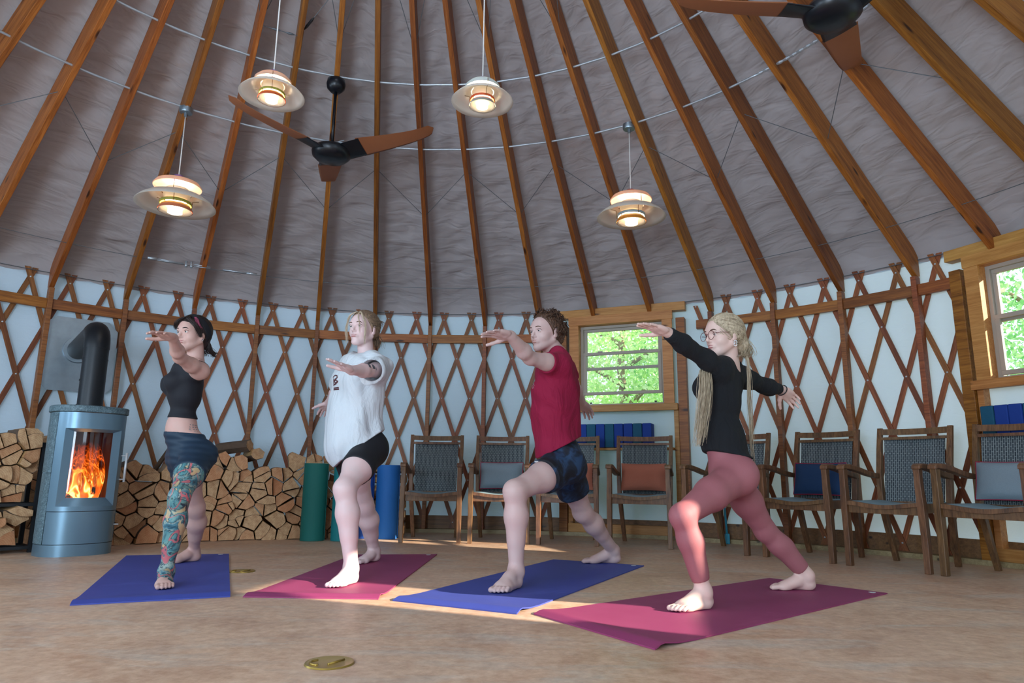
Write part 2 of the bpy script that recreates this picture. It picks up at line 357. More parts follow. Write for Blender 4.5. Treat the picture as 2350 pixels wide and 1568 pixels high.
for nm, r, lab in (('conduit', 2.985, 'lower curved metal conduit crossing the rafters, carrying two junction boxes'), ('conduit', 2.508, 'upper curved metal conduit crossing the rafters through the fan mount')):
    mb = MB(); mb.tube([p for p in arc(r, lambda a: zrb(r)+.045+.0015*math.sin(a*.9), -80, 75 if r < 2.9 else 53)], .0085, 8)
    tag(mb.build(nm, M['conduit'], smooth=True), lab, 'conduit')
mb = MB(); mb.tube([pol(2.985, 53+i*.5, zrb(2.985)+.045) for i in range(56)], [.0085 if i % 2 else .0125 for i in range(56)], 8)
tag(mb.build('flexible_conduit', M['conduit']), 'ribbed flexible metal conduit under the fan at the top right', 'conduit')
# bracing wires zigzag from rafter to rafter at two heights; each run is one wire
def zig(lab, ra, rb, a0, ks):
    mb = MB()
    for k in ks:
        r1, r2 = (ra, rb) if k % 2 == 0 else (rb, ra)
        mb.tube([pol(r1, TH0+DTH*k, zrb(r1)+.05), pol(r2, TH0+DTH*(k+1), zrb(r2)+.05)], .0028, 5)
    tag(mb.build('bracing_wire', M['cable']), lab, 'wire', 'zigzag bracing wires between rafters')
zig('lower zigzag bracing wire running from rafter to rafter round the roof', 3.17, 3.57, 0, range(-1, 17))
zig('upper zigzag bracing wire near the top edge, above the fan mount', 1.6, 2.29, 0, range(2, 13))
# ---------------------------------------------------------------- windows
t_ = NT('window_glass'); gl = t_.N('ShaderNodeBsdfGlossy'); gl.inputs[1].default_value = .03; tr = t_.N('ShaderNodeBsdfTransparent'); tr.inputs[0].default_value = (.97, .98, .98, 1)
mx = t_.N('ShaderNodeMixShader'); mx.inputs[0].default_value = .06; t_.L(tr.outputs[0], mx.inputs[1]); t_.L(gl.outputs[0], mx.inputs[2]); t_.L(mx.outputs[0], t_.o.inputs[0]); M['glass'] = t_.m
M['vinyl'] = plain('window_vinyl', lin(172, 164, 152), .5, var=.03)
def window(n, ac, kind):
    c, h, z0, z1 = WIN[n-1]; W = .86 if n < 3 else .56; zf = 0
    ro = (RW-.1)*math.cos(D(6.7)); T = local_frame(ro, ac, 0)
    root = bpy.data.objects.new('window_%d' % n, None); COL.objects.link(root); root.matrix_world = T; tag(root, kind='structure')
    zt, zb, w2 = z1, z0, W/2
    tw = .1
    mb = MB()
    mb.box((-w2-tw/2+.002, .0, (zt+zb)/2), (tw, .022, zt-zb)); mb.box((w2+tw/2-.002, .0, (zt+zb)/2), (tw, .022, zt-zb))
    mb.build('window_trim', M['fir_light'], root, bev=.002)
    mb = MB(); mb.box((0, -.004, zt+.045), (W+2*tw+.01, .026, .092)); mb.build('head_trim', M['fir_light'], root, bev=.003)
    mb = MB(); mb.box((0, -.012, zb-.032), (W+2*tw+.06, .05, .066)); mb.build('window_sill', M['fir_light'], root, bev=.003)
    dp = .16; mb = MB()     # reveal boards from the trim out to the sash
    for sx in (-1, 1): mb.box((sx*(w2+.008), dp/2+.005, (zt+zb)/2), (.018, dp, zt-zb))
    mb.box((0, dp/2+.005, zt+.006), (W+.03, dp, .018)); mb.box((0, dp/2+.005, zb-.009), (W+.03, dp, .018)); mb.build('reveal', M['fir_light'], root)
    y = .10; mb = MB(); fr = .03
    for sx in (-1, 1): mb.box((sx*(w2-fr/2), y, (zt+zb)/2), (fr, .05, zt-zb))
    mb.box((0, y, zt-fr/2), (W-2*fr, .05, fr)); mb.box((0, y, zb+fr*.4), (W-2*fr, .05, fr*.8))
    mb.build('window_frame', M['vinyl'], root, bev=.002)
    zm = zb+.52*(zt-zb)
    def sash(nm, za, zc, yy, x=W-2*fr, rails=.032):
        mb = MB(); mb.box((0, yy, za+rails/2), (x, .028, rails)); mb.box((0, yy, zc-rails/2), (x, .028, rails))
        for sx in (-1, 1): mb.box((sx*(x/2-.016), yy, (za+zc)/2), (.032, .028, zc-za-2*rails))
        o = mb.build(nm, M['vinyl'], root, bev=.002)
        mb = MB(); mb.box((0, yy, (za+zc)/2), (x-.06, .004, zc-za-2*rails+.004)); mb.build('pane', M['glass'], o)
        return o
    if kind == 1:   # lower sash raised so that its rails show in the middle of the opening
        sash('upper_sash', zm-.06, zt-fr, y+.012, rails=.028)
        lo = sash('lower_sash', zb+.115, zb+.555, y-.018, rails=.03)
        mb = MB(); [mb.box((sx*.22, y-.036, zb+.558), (.05, .014, .012)) for sx in (-1, 1)]; mb.build('sash_lock', M['vinyl'], lo)
        mb = MB(); [mb.box((sx*.33, y-.01, zb+.035), (.022, .02, .014)) for sx in (-1, 1)]; mb.build('latch', M['black'], root)
    elif kind == 2:
        sash('upper_sash', zm-.02, zt-fr, y+.012); lo = sash('lower_sash', zb+.03, zm+.03, y-.018)
        mb = MB(); mb.box((.1, y-.036, zm+.035), (.06, .014, .014)); mb.build('sash_lock', M['vinyl'], lo)
    # header beam and the side posts of the framed opening
    hb = MB(); hb.box((0, .03, zt+.125), (W+.46, .09, .085))
    hb.build('window_header', M['fir_light'], root, bev=.004)
    for sx in (-1, 1):
        mb = MB(); mb.box((sx*(w2+.175), .05, 1.07), (.085, .1, 2.1)); mb.build('frame_post', M['fir'], root, bev=.003)
        mb = MB(); mb.box((sx*(w2+.105), .06, (zb-.07)/2+.06), (.045, .07, zb-.07-.06)); mb.build('frame_stud', M['fir_light'], root, bev=.002)
    mb = MB(); mb.box((0, .06, .078), (W+.26, .08, .085)); mb.build('frame_bottom_plate', M['fir_light'], root, bev=.003)
    return root
for n in (1, 2, 3): window(n, WIN[n-1][0], n)
# ---------------------------------------------------------------- trees outside the windows
def mat_leaf(name, c1, c2):
    t = NT(name); oi = t.N('ShaderNodeNewGeometry'); col = t.mix(oi.outputs['Random Per Island'], c1, c2); t.base(col).set(Roughness=.5)
    tb = t.N('ShaderNodeBsdfTranslucent'); t.L(col, tb.inputs[0]); mx = t.N('ShaderNodeMixShader'); mx.inputs[0].default_value = .5
    t.L(t.b.outputs[0], mx.inputs[1]); t.L(tb.outputs[0], mx.inputs[2]); t.L(mx.outputs[0], t.o.inputs[0]); return t.m
M['leaf1'] = mat_leaf('bright_leaf', lin(190, 236, 140), lin(244, 254, 210)); M['leaf2'] = mat_leaf('mid_leaf', lin(136, 206, 130), lin(220, 248, 190))
M['bark'] = plain('tree_bark', lin(150, 130, 110), .9, bump=.5)
def tree(label, x, y, h, rad, n, mat, seed, leaf=.1, zlow=.6):
    rg = random.Random(seed); t = thing('tree', label, 'tree', (x, y, -.2), 0, 'trees outside the yurt windows')
    mb = MB(); mb.tube([(0, 0, 0), (.05, .04, h*.3), (-.04, .1, h*.6), (.02, .05, h*.9)], [.09, .07, .05, .015], 8)
    for k in range(9):
        a = k*2.4; z = h*(.25+.07*k); mb.tube([(0, 0, z), (rad*.5*math.cos(a), rad*.5*math.sin(a), z+.3), (rad*.85*math.cos(a), rad*.85*math.sin(a), z+.35)], [.03, .02, .008], 6)
    mb.build('trunk', M['bark'], t, smooth=True)
    mb = MB()
    for _ in range(n):
        while 1:
            u = Vector((rg.uniform(-1, 1), rg.uniform(-1, 1), rg.uniform(-1, 1)))
            if .3 < u.length < 1: break
        p = Vector((u.x*rad, u.y*rad, zlow+(h-zlow)*(.5+u.z*.5))); s = leaf*rg.uniform(.6, 1.25)
        d1 = Vector((rg.gauss(0, 1), rg.gauss(0, 1), rg.gauss(-.8, .6))).normalized(); d2 = d1.cross(Vector((rg.gauss(0, 1), rg.gauss(0, 1), rg.gauss(0, 1)))).normalized()
        w = d2*s*.32; nn = d1.cross(d2)*s*.08
        mb.add([p, p+d1*s*.35+w+nn, p+d1*s, p+d1*s*.35-w+nn, p+d1*s*.45-nn*.5], [(0, 1, 4), (1, 2, 4), (2, 3, 4), (3, 0, 4)])
    o = mb.build('foliage', mat, t); tag(o, kind='stuff')
q = pol(6.6, 19, 0); tree('leafy green tree filling the left half of the small window', q.x, q.y, 3.6, 1.15, 11000, M['leaf1'], 1, .062, zlow=.3)
q = pol(7.3, 28, 0); tree('pale green tree filling the right half of the small window', q.x, q.y, 3.9, 1.25, 11000, M['leaf2'], 2, .065, zlow=.3)
q = pol(8.6, 23, 0); tree('taller tree standing behind the two at the small window', q.x, q.y, 5.2, 2.0, 8000, M['leaf1'], 3, .11, zlow=.0)
q = pol(7.2, 57, 0); tree('dense green tree seen through the window at the right edge', q.x, q.y, 4.2, 1.2, 10000, M['leaf2'], 4, .065, zlow=.3)
q = pol(8.4, 64, 0); tree('bright tree farther off, right of the one in the window at the right edge', q.x, q.y, 4.6, 1.5, 7000, M['leaf1'], 5, .09, zlow=.2)
# ---------------------------------------------------------------- wood burning stove
STX, STY, STR = -3.115, 5.06, D(46)
t_ = NT('soapstone'); c_ = t_.co(); n_ = t_.noise(c_, 34, 6, .7, .6); n2_ = t_.noise(c_, 110, 3, .6)
t_.base(t_.mix(.35, t_.ramp(n_.outputs[0], [(.35, lin(58, 82, 92)), (.55, lin(84, 112, 122)), (.72, lin(140, 168, 178))]), t_.ramp(n2_.outputs[0], [(.4, lin(60, 84, 94)), (.65, lin(150, 176, 186))]))).set(Roughness=.55); M['soap'] = t_.m
M['stove'] = plain('stove_paint', lin(112, 142, 160), .34, .5, 0, 200, .04)
M['stovepipe'] = plain('stovepipe_black', lin(22, 28, 34), .42, .2)
M['firebox'] = plain('firebox_brick', lin(70, 30, 16), .9, bump=.4, bs=14, var=.3)
def sell(a, sa, sb, n=2.5):           # superellipse outline, a = 0 faces the front (-y)
    c, s = math.sin(a), -math.cos(a)
    r = (abs(c/sa)**n+abs(s/sb)**n)**(-1/n); return c*r, s*r
def build_stove():
    t = thing('wood_stove', 'grey oval wood stove with glass door and burning fire, stone side and top', 'stove', (STX, STY, 0), STR)
    SA, SB = .235, .215
    def shell(name, mat, a0, a1, z0, z1, grow=0., n=40, cap=True, bev=0):
        mb = MB(); P = []
        for i in range(n+1):
            a = D(a0+(a1-a0)*i/n); x, y = sell(a, SA+grow, SB+grow); xi, yi = sell(a, SA+grow-.014, SB+grow-.014)
            P.append([(x, y, z0), (x, y, z1), (xi, yi, z1), (xi, yi, z0), (x, y, z0)])
        mb.grid(P)
        if a1-a0 < 359: mb.f += [(3, 2, 1, 0), (5*n, 5*n+1, 5*n+2, 5*n+3)]; mb.m += [0, 0]
        return mb.build(name, mat, t, smooth=False, auto=35)
    mb = MB(); N = 72; mb.prism([sell(2*PI*k/N, SA-.01, SB-.01) for k in range(N)][::-1], .01, .30); mb.build('core', M['black'], t)
    shell('plinth', M['stove'], -180, 180, 0, .078, .0, 72)
    shell('drawer_panel', M['stove'], -62, 62, .082, .298)
    shell('side_stone', M['soap'], -116, -63.2, .082, .56, .002); shell('side_stone', M['soap'], -116, -63.2, .563, .985, .002)
    shell('side_stone', M['soap'], 63.2, 116, .082, .56, .002); shell('side_stone', M['soap'], 63.2, 116, .563, .985, .002)
    shell('back_panel', M['stove'], 117, 243, .082, .985)
    # door: curved shell with a bevelled window opening
    aw, ai = 47., 37.; z0, z1, w0, w1 = .302, .985, .335, .872; g0, g1 = .392, .85
    cols = [-62, -56, -aw]+[-aw+2*aw*i/22 for i in range(1, 22)]+[aw, 56, 62]
    zs = [z0, w0]+[w0+(w1-w0)*i/8 for i in range(1, 8)]+[w1, z1]; mb = MB(); I = {}
    for i, a in enumerate(cols):
        for j, z in enumerate(zs): x, y = sell(D(a), SA+.003, SB+.003); I[i, j] = len(mb.v); mb.v.append((x, y, z))
    for i in range(len(cols)-1):
        for j in range(len(zs)-1):
            if -aw-.01 <= cols[i] and cols[i+1] <= aw+.01 and w0-.001 <= zs[j] and zs[j+1] <= w1+.001: continue
            mb.f.append((I[i, j], I[i+1, j], I[i+1, j+1], I[i, j+1])); mb.m.append(0)
    def loop(al, za, zb, dr):
        n = 22; L = []
        for i in range(n): L.append((-al+2*al*i/n, za))
        for i in range(8): L.append((al, za+(zb-za)*i/8))
        for i in range(n): L.append((al-2*al*i/n, zb))
        for i in range(8): L.append((-al, zb-(zb-za)*i/8))
        return [sell(D(a), SA+.003-dr, SB+.003-dr)+(z,) for a, z in L]
    A_, B_ = loop(aw, w0, w1, 0), loop(ai, g0, g1, .03); n = len(A_); b = len(mb.v); mb.v += A_+B_
    mb.f += [(b+i, b+n+i, b+n+(i+1) % n, b+(i+1) % n) for i in range(n)]; mb.m += [0]*n
    # side faces of the door edge
    door = mb.build('door', M['stove'], t, auto=24)
    mb = MB(); P = [[sell(D(-ai-1+(2*ai+2)*i/16), SA-.029, SB-.029)+(z,) for z in (g0-.004, g1+.004)] for i in range(17)]; mb.grid(P)
    tg = NT('stove_glass'); gl = tg.N('ShaderNodeBsdfGlossy'); gl.inputs[1].default_value = .04; tr = tg.N('ShaderNodeBsdfTransparent'); tr.inputs[0].default_value = (.9, .86, .84, 1)
    mx = tg.N('ShaderNodeMixShader'); mx.inputs[0].default_value = .07; tg.L(tr.outputs[0], mx.inputs[1]); tg.L(gl.outputs[0], mx.inputs[2]); tg.L(mx.outputs[0], tg.o.inputs[0])
    mb.build('glass', tg.m, door, smooth=True)
    mb = MB(); hx, hy = sell(D(58), SA+.035, SB+.035); mb.tube([(hx, hy, .50), (hx, hy, .71)], .0085, 10)
    for z in (.52, .69): x, y = sell(D(57), SA, SB); mb.tube([(x, y, z), (hx, hy, z)], .004, 6)
    mb.build('handle', M['bolt'], door, smooth=True)
    mb = MB(); x, y = sell(D(60), SA, SB); x2, y2 = sell(D(60), SA+.03, SB+.03); mb.tube([(x, y, .2), (x2, y2, .2)], .005, 8); mb.build('air_lever', M['bolt'], t, smooth=True)
    mb = MB(); N = 72; out = []
    for zz, g in ((.988, .004), (.992, .013), (1.03, .013), (1.036, .006)): out.append([(sell(2*PI*k/N, SA+g, SB+g)+(zz,)) for k in range(N)])
    for row in out: mb.v += row
    mb.f += [(j*N+(k+1) % N, j*N+k, (j+1)*N+k, (j+1)*N+(k+1) % N)[::-1] for j in range(3) for k in range(N)]+[tuple(range(N)), tuple(range(4*N-1, 3*N-1, -1))]; mb.m += [0]*(3*N+2)
    mb.build('top_slab', M['soap'], t, auto=40)
    # firebox with logs and flames
    mb = MB(); bx, by, bz0, bz1 = .183, .14, .345, .90
    q = [(-bx, -.148), (bx, -.148), (bx*.8, by), (-bx*.8, by)]
    vs = [(x, y, z) for z in (bz0, bz1) for x, y in q]; mb.add(vs, [(0, 1, 2, 3), (7, 6, 5, 4), (1, 5, 6, 2), (2, 6, 7, 3), (3, 7, 4, 0)])
    fb = mb.build('firebox', M['firebox'], t)
    t2 = NT('ember_log'); n2 = t2.noise(t2.co(), 22, 5, .7); t2.base(lin(30, 16, 12)).set(Roughness=.9)
    t2.L(t2.ramp(n2.outputs[0], [(.48, (0, 0, 0, 1)), (.62, (1, .18, .02, 1)), (.75, (1, .45, .1, 1))]), t2.b.inputs['Emission Color']); t2.b.inputs['Emission Strength'].default_value = 2.2
    for k, (x0, y0, x1, y1, z, r) in enumerate(((-.11, -.07, .10, .0, .385, .036), (-.09, .05, .12, .04, .385, .034), (-.08, .03, .07, -.09, .435, .03))):
        mb = MB(); mb.tube([(x0, y0, z), ((x0+x1)/2, (y0+y1)/2, z+.008), (x1, y1, z+.004)], [r, r*1.08, r*.95], 9); mb.build('burning_log', t2.m, fb, auto=30)
    fm = NT('flame'); c = fm.co((1, 1, 1)); n1 = fm.noise(fm.co((8, 8, 4.)), 1., 2, .5, 1.8); sx = fm.N('ShaderNodeSeparateXYZ'); fm.L(c, sx.inputs[0])
    mr = fm.N('ShaderNodeMapRange'); mr.inputs[1].default_value = .39; mr.inputs[2].default_value = .84; mr.inputs[3].default_value = 1.; mr.inputs[4].default_value = 0.; fm.L(sx.outputs[2], mr.inputs[0])
    ab = fm.N('ShaderNodeMath', operation='SUBTRACT'); ab.inputs[1].default_value = .5; fm.L(n1.outputs[0], ab.inputs[0]); ab2 = fm.N('ShaderNodeMath', operation='ABSOLUTE'); fm.L(ab.outputs[0], ab2.inputs[0])
    th = fm.ramp(ab2.outputs[0], [(0., (1, 1, 1, 1)), (.02, (.6, .6, .6, 1)), (.085, (.08, .08, .08, 1)), (.16, (0, 0, 0, 1))])
    mm = fm.N('ShaderNodeMath', operation='MULTIPLY_ADD'); fm.L(mr.outputs[0], mm.inputs[1]); fm.L(th, mm.inputs[0]); mm.inputs[2].default_value = 0.
    m3 = fm.N('ShaderNodeMath', operation='POWER'); m3.inputs[1].default_value = 2.6; fm.L(mr.outputs[0], m3.inputs[0]); m4 = fm.N('ShaderNodeMath', operation='MULTIPLY_ADD'); m4.inputs[1].default_value = .42; fm.L(m3.outputs[0], m4.inputs[0]); fm.L(mm.outputs[0], m4.inputs[2])
    col = fm.ramp(m4.outputs[0], [(.1, (.35, .03, .0, 1)), (.35, (1., .13, .008, 1)), (.65, (1., .34, .03, 1)), (.95, (1., .72, .22, 1))])
    em = fm.N('ShaderNodeEmission'); fm.L(col, em.inputs[0]); st = fm.N('ShaderNodeMapRange'); st.inputs[3].default_value = .12; st.inputs[4].default_value = 3.0; fm.L(m4.outputs[0], st.inputs[0]); fm.L(st.outputs[0], em.inputs[1])
    tr = fm.N('ShaderNodeBsdfTransparent'); mx = fm.N('ShaderNodeMixShader'); al = fm.ramp(m4.outputs[0], [(.08, (0, 0, 0, 1)), (.3, (1, 1, 1, 1))]); fm.L(al, mx.inputs[0]); fm.L(tr.outputs[0], mx.inputs[1]); fm.L(em.outputs[0], mx.inputs[2]); fm.L(mx.outputs[0], fm.o.inputs[0])
    rg = random.Random(8)
    for k, (x, y, h, r) in enumerate(((-.055, -.05, .40, .075), (.01, -.02, .46, .085), (.075, -.03, .40, .07), (-.08, .05, .36, .06), (.04, .07, .44, .08), (.0, -.09, .24, .06))):
        mb = MB(); ph = rg.uniform(0, 6); pts = []; rs = []
        for i in range(14):
            u = i/13; pts.append((x+.025*math.sin(u*5+ph)*u, y+.02*math.cos(u*4+ph)*u, .385+h*u)); rs.append(max(.002, r*(.55+1.6*u)*(1-u)**.62))
        mb.tube(pts, rs, 14); mb.build('flame', fm.m, fb, smooth=True)
    lf = lamp('fire_light', 'POINT', (0, -.03, .58), 3.2, (1, .36, .08), None, shadow_soft_size=.08); lf.parent = t
    return t
build_stove()
# flue pipe: up from the stove top, elbow and run back through the wall plate
t = thing('flue_pipe', 'black stovepipe rising from the stove and bending back into the wall plate', 'stovepipe', (STX, STY, 1.036))
base = Vector((-.02, .02, 0)); top = Vector((-.03, .03, .50)); wallp = pol(RW-.02, -42.4, 1.62)-Vector((STX, STY, 1.036))
dirw = Vector((wallp.x-top.x, wallp.y-top.y, 0)).normalized(); zc = .59; R_ = .1
mb = MB(); pts = [base, Vector((top.x, top.y, zc-.13))]; mb.tube(pts, .084, 32); mb.build('pipe', M['stovepipe'], t, auto=40)
mb = MB()
for z in (.012, .2, .36): mb.tube([(top.x, top.y, z), (top.x, top.y, z+.012)], .0865, 32)
mb.build('pipe_seam', M['stovepipe'], t, auto=40)
mb = MB(); pts = [Vector((top.x, top.y, zc-.14))]+[Vector((top.x, top.y, zc-.13))+dirw*(.13-.13*math.cos(i*PI/12))+Vector((0, 0, .13*math.sin(i*PI/12))) for i in range(7)]; pts.append(pts[-1]+dirw*.02)
mb.tube(pts, .087, 32); mb.build('elbow', M['stovepipe'], t, auto=40)
e_ = pts[-1]; en = Vector((wallp.x, wallp.y, e_.z)); mb = MB(); mb.tube([e_, en], .084, 32); mb.build('pipe', M['stovepipe'], t, auto=40)
mb = MB(); mb.tube([en-dirw*.07, en-dirw*.02], [.112, .118], 32); mb.build('collar', M['steel'], t, auto=40)
# wall plate
mb = MB(); w, h, c = .27, .325, .05
mb.prism([(-w+c, -h), (w-c, -h), (w, -h+c), (w, h-c-.03), (w-.08, h), (-w+.06, h), (-w, h-c), (-w, -h+c)], -.003, .003, Matrix.Rotation(PI/2, 4, 'X'))
pl = mb.build('flue_wall_plate', M['steel']); pl.matrix_world = local_frame(RW-.055, -42.1, 1.585); tag(pl, 'galvanised steel wall plate with clipped corners behind the stovepipe', 'plate')
mb = MB(); mb.lathe([(0, -.004), (.012, -.003), (.012, .003), (0, .004)], 12, (0, 0, 0)); b_ = mb.build('screw', M['bolt'], pl, loc=(.02, -.006, .26), rot=(PI/2, 0, 0))
# ---------------------------------------------------------------- firewood
def mat_end():
    t = NT('log_end_grain'); c = t.N('ShaderNodeTexCoord'); oi = t.N('ShaderNodeObjectInfo'); s = t.N('ShaderNodeSeparateXYZ'); t.L(c.outputs['Object'], s.inputs[0])
    v = t.N('ShaderNodeCombineXYZ'); t.L(s.outputs[0], v.inputs[0]); t.L(s.outputs[2], v.inputs[1])
    off = t.N('ShaderNodeVectorMath', operation='ADD'); off.inputs[1].default_value = (.05, .05, 0); t.L(v.outputs[0], off.inputs[0])
    w = t.N('ShaderNodeTexWave', wave_type='RINGS', rings_direction='Z'); w.inputs['Scale'].default_value = 26; w.inputs['Distortion'].default_value = 3.; w.inputs['Detail'].default_value = 3; w.inputs['Detail Scale'].default_value = 2
    t.L(off.outputs[0], w.inputs[0]); n = t.noise(c.outputs['Object'], 28, 5, .65); n2 = t.noise(c.outputs['Object'], 7, 3)
    a = t.mix(.25, t.ramp(n.outputs[0], [(.3, lin(164, 120, 82)), (.6, lin(208, 170, 128)), (.8, lin(226, 194, 154))]), t.ramp(w.outputs[0], [(.2, lin(170, 124, 84)), (.8, lin(216, 180, 138))]))
    b = t.mix(.55, a, lin(186, 104, 58))
    rr = t.ramp(oi.outputs['Random'], [(.5, (0, 0, 0, 1)), (.95, (1, 1, 1, 1))]); col = t.mix(rr, a, b)
    col = t.mix(t.ramp(n2.outputs[0], [(.58, (0, 0, 0, 1)), (.7, (.6, .6, .6, 1))]), col, lin(122, 106, 92))
    t.base(col).set(Roughness=.85); t.bump(n.outputs[0], .5, .006); return t.m
M['end'] = mat_end(); M['bark2'] = plain('log_bark', lin(92, 74, 60), .95, bump=.8, bs=26, var=.4); M['split'] = wood('split_side', lin(130, 92, 58), lin(176, 132, 90), lin(204, 164, 120), knots=False)
def clip(poly, a, b, c):                 # keep a*x+b*y<=c
    out = []
    for i in range(len(poly)):
        p, q = poly[i], poly[(i+1) % len(poly)]; dp, dq = a*p[0]+b*p[1]-c, a*q[0]+b*q[1]-c
        if dp <= 0: out.append(p)
        if dp*dq < 0: t = dp/(dp-dq); out.append((p[0]+(q[0]-p[0])*t, p[1]+(q[1]-p[1])*t))
    return out
def area(p): return abs(sum(p[i][0]*p[(i+1) % len(p)][1]-p[(i+1) % len(p)][0]*p[i][1] for i in range(len(p))))/2
def cent(p): return sum(q[0] for q in p)/len(p), sum(q[1] for q in p)/len(p)
def pieces(s0, s1, top, rg, dx=.2, dz=.165):
    pts = []; j = 0; z = dz*.45
    while z < 1.1:
        s = s0-dx+(j % 2)*dx*.5
        while s < s1+dx: pts.append((s+rg.uniform(-.3, .3)*dx, z+rg.uniform(-.3, .3)*dz)); s += dx
        z += dz; j += 1
    out = []
    for i, p in enumerate(pts):
        if not (s0 < p[0] < s1 and 0 < p[1] < top(p[0])-.01): continue
        poly = [(p[0]-.3, p[1]-.3), (p[0]+.3, p[1]-.3), (p[0]+.3, p[1]+.3), (p[0]-.3, p[1]+.3)]
        for k, q in enumerate(pts):
            if k == i: continue
            dx_, dy_ = q[0]-p[0], q[1]-p[1]
            if dx_*dx_+dy_*dy_ > .4: continue
            poly = clip(poly, dx_, dy_, (q[0]**2+q[1]**2-p[0]**2-p[1]**2)/2)
            if len(poly) < 3: break
        poly = clip(clip(clip(poly, 0, -1, 0), -1, 0, -s0), 1, 0, s1)
        h = top(p[0])+.04; poly = clip(poly, 0, 1, h)
        if len(poly) < 3 or area(poly) < .004: continue
        res = [poly]
        u = rg.random(); c = cent(poly); c = (c[0]+rg.uniform(-.03, .03), c[1]+rg.uniform(-.02, .02)); a0 = rg.uniform(0, PI)
        if u < .85 and area(poly) > .0085:
            nx, ny = math.cos(a0), math.sin(a0); A = clip(poly, nx, ny, nx*c[0]+ny*c[1]); B = clip(poly, -nx, -ny, -nx*c[0]-ny*c[1]); res = [A, B]
            if u < .22 and area(poly) > .015:
                a1 = a0+PI/2+rg.uniform(-.4, .4); nx, ny = math.cos(a1), math.sin(a1); k = 0 if area(A) > area(B) else 1; X = res.pop(k)
                res += [clip(X, nx, ny, nx*c[0]+ny*c[1]), clip(X, -nx, -ny, -nx*c[0]-ny*c[1])]
        out += [r for r in res if len(r) >= 3 and area(r) > .0022]
    return out
def log_mesh(poly, ln, rg):
    c = cent(poly); P = [(x-c[0], y-c[1]) for x, y in poly]; n0 = len(P)
    # drop very short edges
    Q = [P[i] for i in range(n0) if math.hypot(P[i][0]-P[i-1][0], P[i][1]-P[i-1][1]) > .018] or P
    if len(Q) < 3: Q = P
    m = len(Q); bark = rg.randrange(m); out = []; mats = []
    for i in range(m):
        p, q = Q[i], Q[(i+1) % m]; L = math.hypot(q[0]-p[0], q[1]-p[1]); nx, ny = (q[1]-p[1])/max(L, 1e-6), -(q[0]-p[0])/max(L, 1e-6)
        sg = 1 if (nx*(p[0]+q[0])+ny*(p[1]+q[1])) > 0 else -1; isb = i == bark; n = 5 if isb else 2
        for k in range(n):
            u = k/n; b = (.12*L if isb else -.012*L)*4*u*(1-u)*sg; b = max(-.02, min(.02, b))
            out.append(((p[0]+(q[0]-p[0])*u+nx*b)*.935, (p[1]+(q[1]-p[1])*u+ny*b)*.935)); mats.append(2 if isb else 1)
    k = len(out); mb = MB(); ys = [-.5*ln, -.5*ln+.006, 0, .5*ln]; sc = [.955, .985, 1.02, 1.03]
    for y, s in zip(ys, sc):
        w = rg.uniform(-.006, .006) if y > 0 else 0
        mb.v += [(x*s+w, y+(rg.uniform(-.003, .003) if y < -.49*ln else 0), z*s) for x, z in out]
    if sum(out[i][0]*out[(i+1) % k][1]-out[(i+1) % k][0]*out[i][1] for i in range(k)) > 0: fl = 1
    else: fl = -1
    F = [tuple(range(k))[::fl]]; MI = [0]
    for j in range(3):
        for i in range(k): F.append(((j*k+i, j*k+(i+1) % k, (j+1)*k+(i+1) % k, (j+1)*k+i))[::-fl]); MI.append(mats[i])
    F.append(tuple(range(3*k, 4*k))[::-fl]); MI.append(0); mb.f = F; mb.m = MI
    return mb, c
def stack(name_stack, polys, frame_fn, ln, rg, group, where, cat='firewood'):
    rows = {}
    for p in polys: rows.setdefault(int(cent(p)[1]/.115), []).append(p)
    for r in rows:
        for q, p in enumerate(sorted(rows[r], key=lambda p: cent(p)[0])):
            mb, c = log_mesh(p, ln*rg.uniform(.94, 1.05), rg); o = mb.build('firewood_log', [M['end'], M['split'], M['bark2']])
            o.matrix_world = frame_fn(c[0], c[1], rg.uniform(-.045, .03))
            sz = area(p); lk = 'thick' if sz > .013 else 'slim' if sz < .0065 else 'middling'
            sh = 'wedge-shaped' if len(p) == 3 else 'split'
            rn = ('bottom' if r == 0 else ORD[r])+' layer'
            tag(o, '%s %s log, %s of %s, %s from %s' % (lk, sh, rn, name_stack, ORD[q] if q < 20 else 'twenty-%s' % ORD[q-20], where), 'firewood', group)
rg = random.Random(21)
def interp(x, xs, ys):
    for i in range(len(xs)-1):
        if x <= xs[i+1]: return ys[i]+(ys[i+1]-ys[i])*(x-xs[i])/(xs[i+1]-xs[i])
    return ys[-1]
RF = 4.0
def top_main(s): a = math.degrees(s/RF); return interp(a, [-39.5, -37, -34, -31, -28, -25.5, -24.5, -22, -20.2, -18.8, -16, -12, -8], [.6, .66, .62, .60, .72, .74, .66, .60, .66, .82, .84, .76, .70])
stack('the long stack', pieces(D(-39.3)*RF, D(-9.2)*RF, top_main, rg, .152, .125), lambda s, z, dr: local_frame(RF+.19+dr, math.degrees(s/RF), z), .38, rg, 'split logs of the long firewood stack', 'the stove')
# crib end of the stack: logs lying along the wall, seen from the side beside the first chair
rg = random.Random(5)
for k, (z, r) in enumerate(((.075, .07), (.20, .055), (.305, .05), (.42, .06), (.53, .05), (.62, .04))):
    for m in range(2):
        poly = [(math.cos(a)*r*rg.uniform(.85, 1.1), math.sin(a)*r*.9*rg.uniform(.85, 1.1)) for a in [i*2*PI/5+k for i in range(5)]]
        mb, c = log_mesh(poly, .34, rg); o = mb.build('firewood_log', [M['end'], M['split'], M['bark2']])
        o.matrix_world = local_frame(RF+.10+m*.17, -6.6, z)@Matrix.Rotation(PI/2, 4, 'Z')
        tag(o, 'log lying lengthwise at the stack end beside the first chair, %s up, %s' % (ORD[k], 'front one' if m == 0 else 'back one'), 'firewood', 'lengthwise logs at the end of the stack')
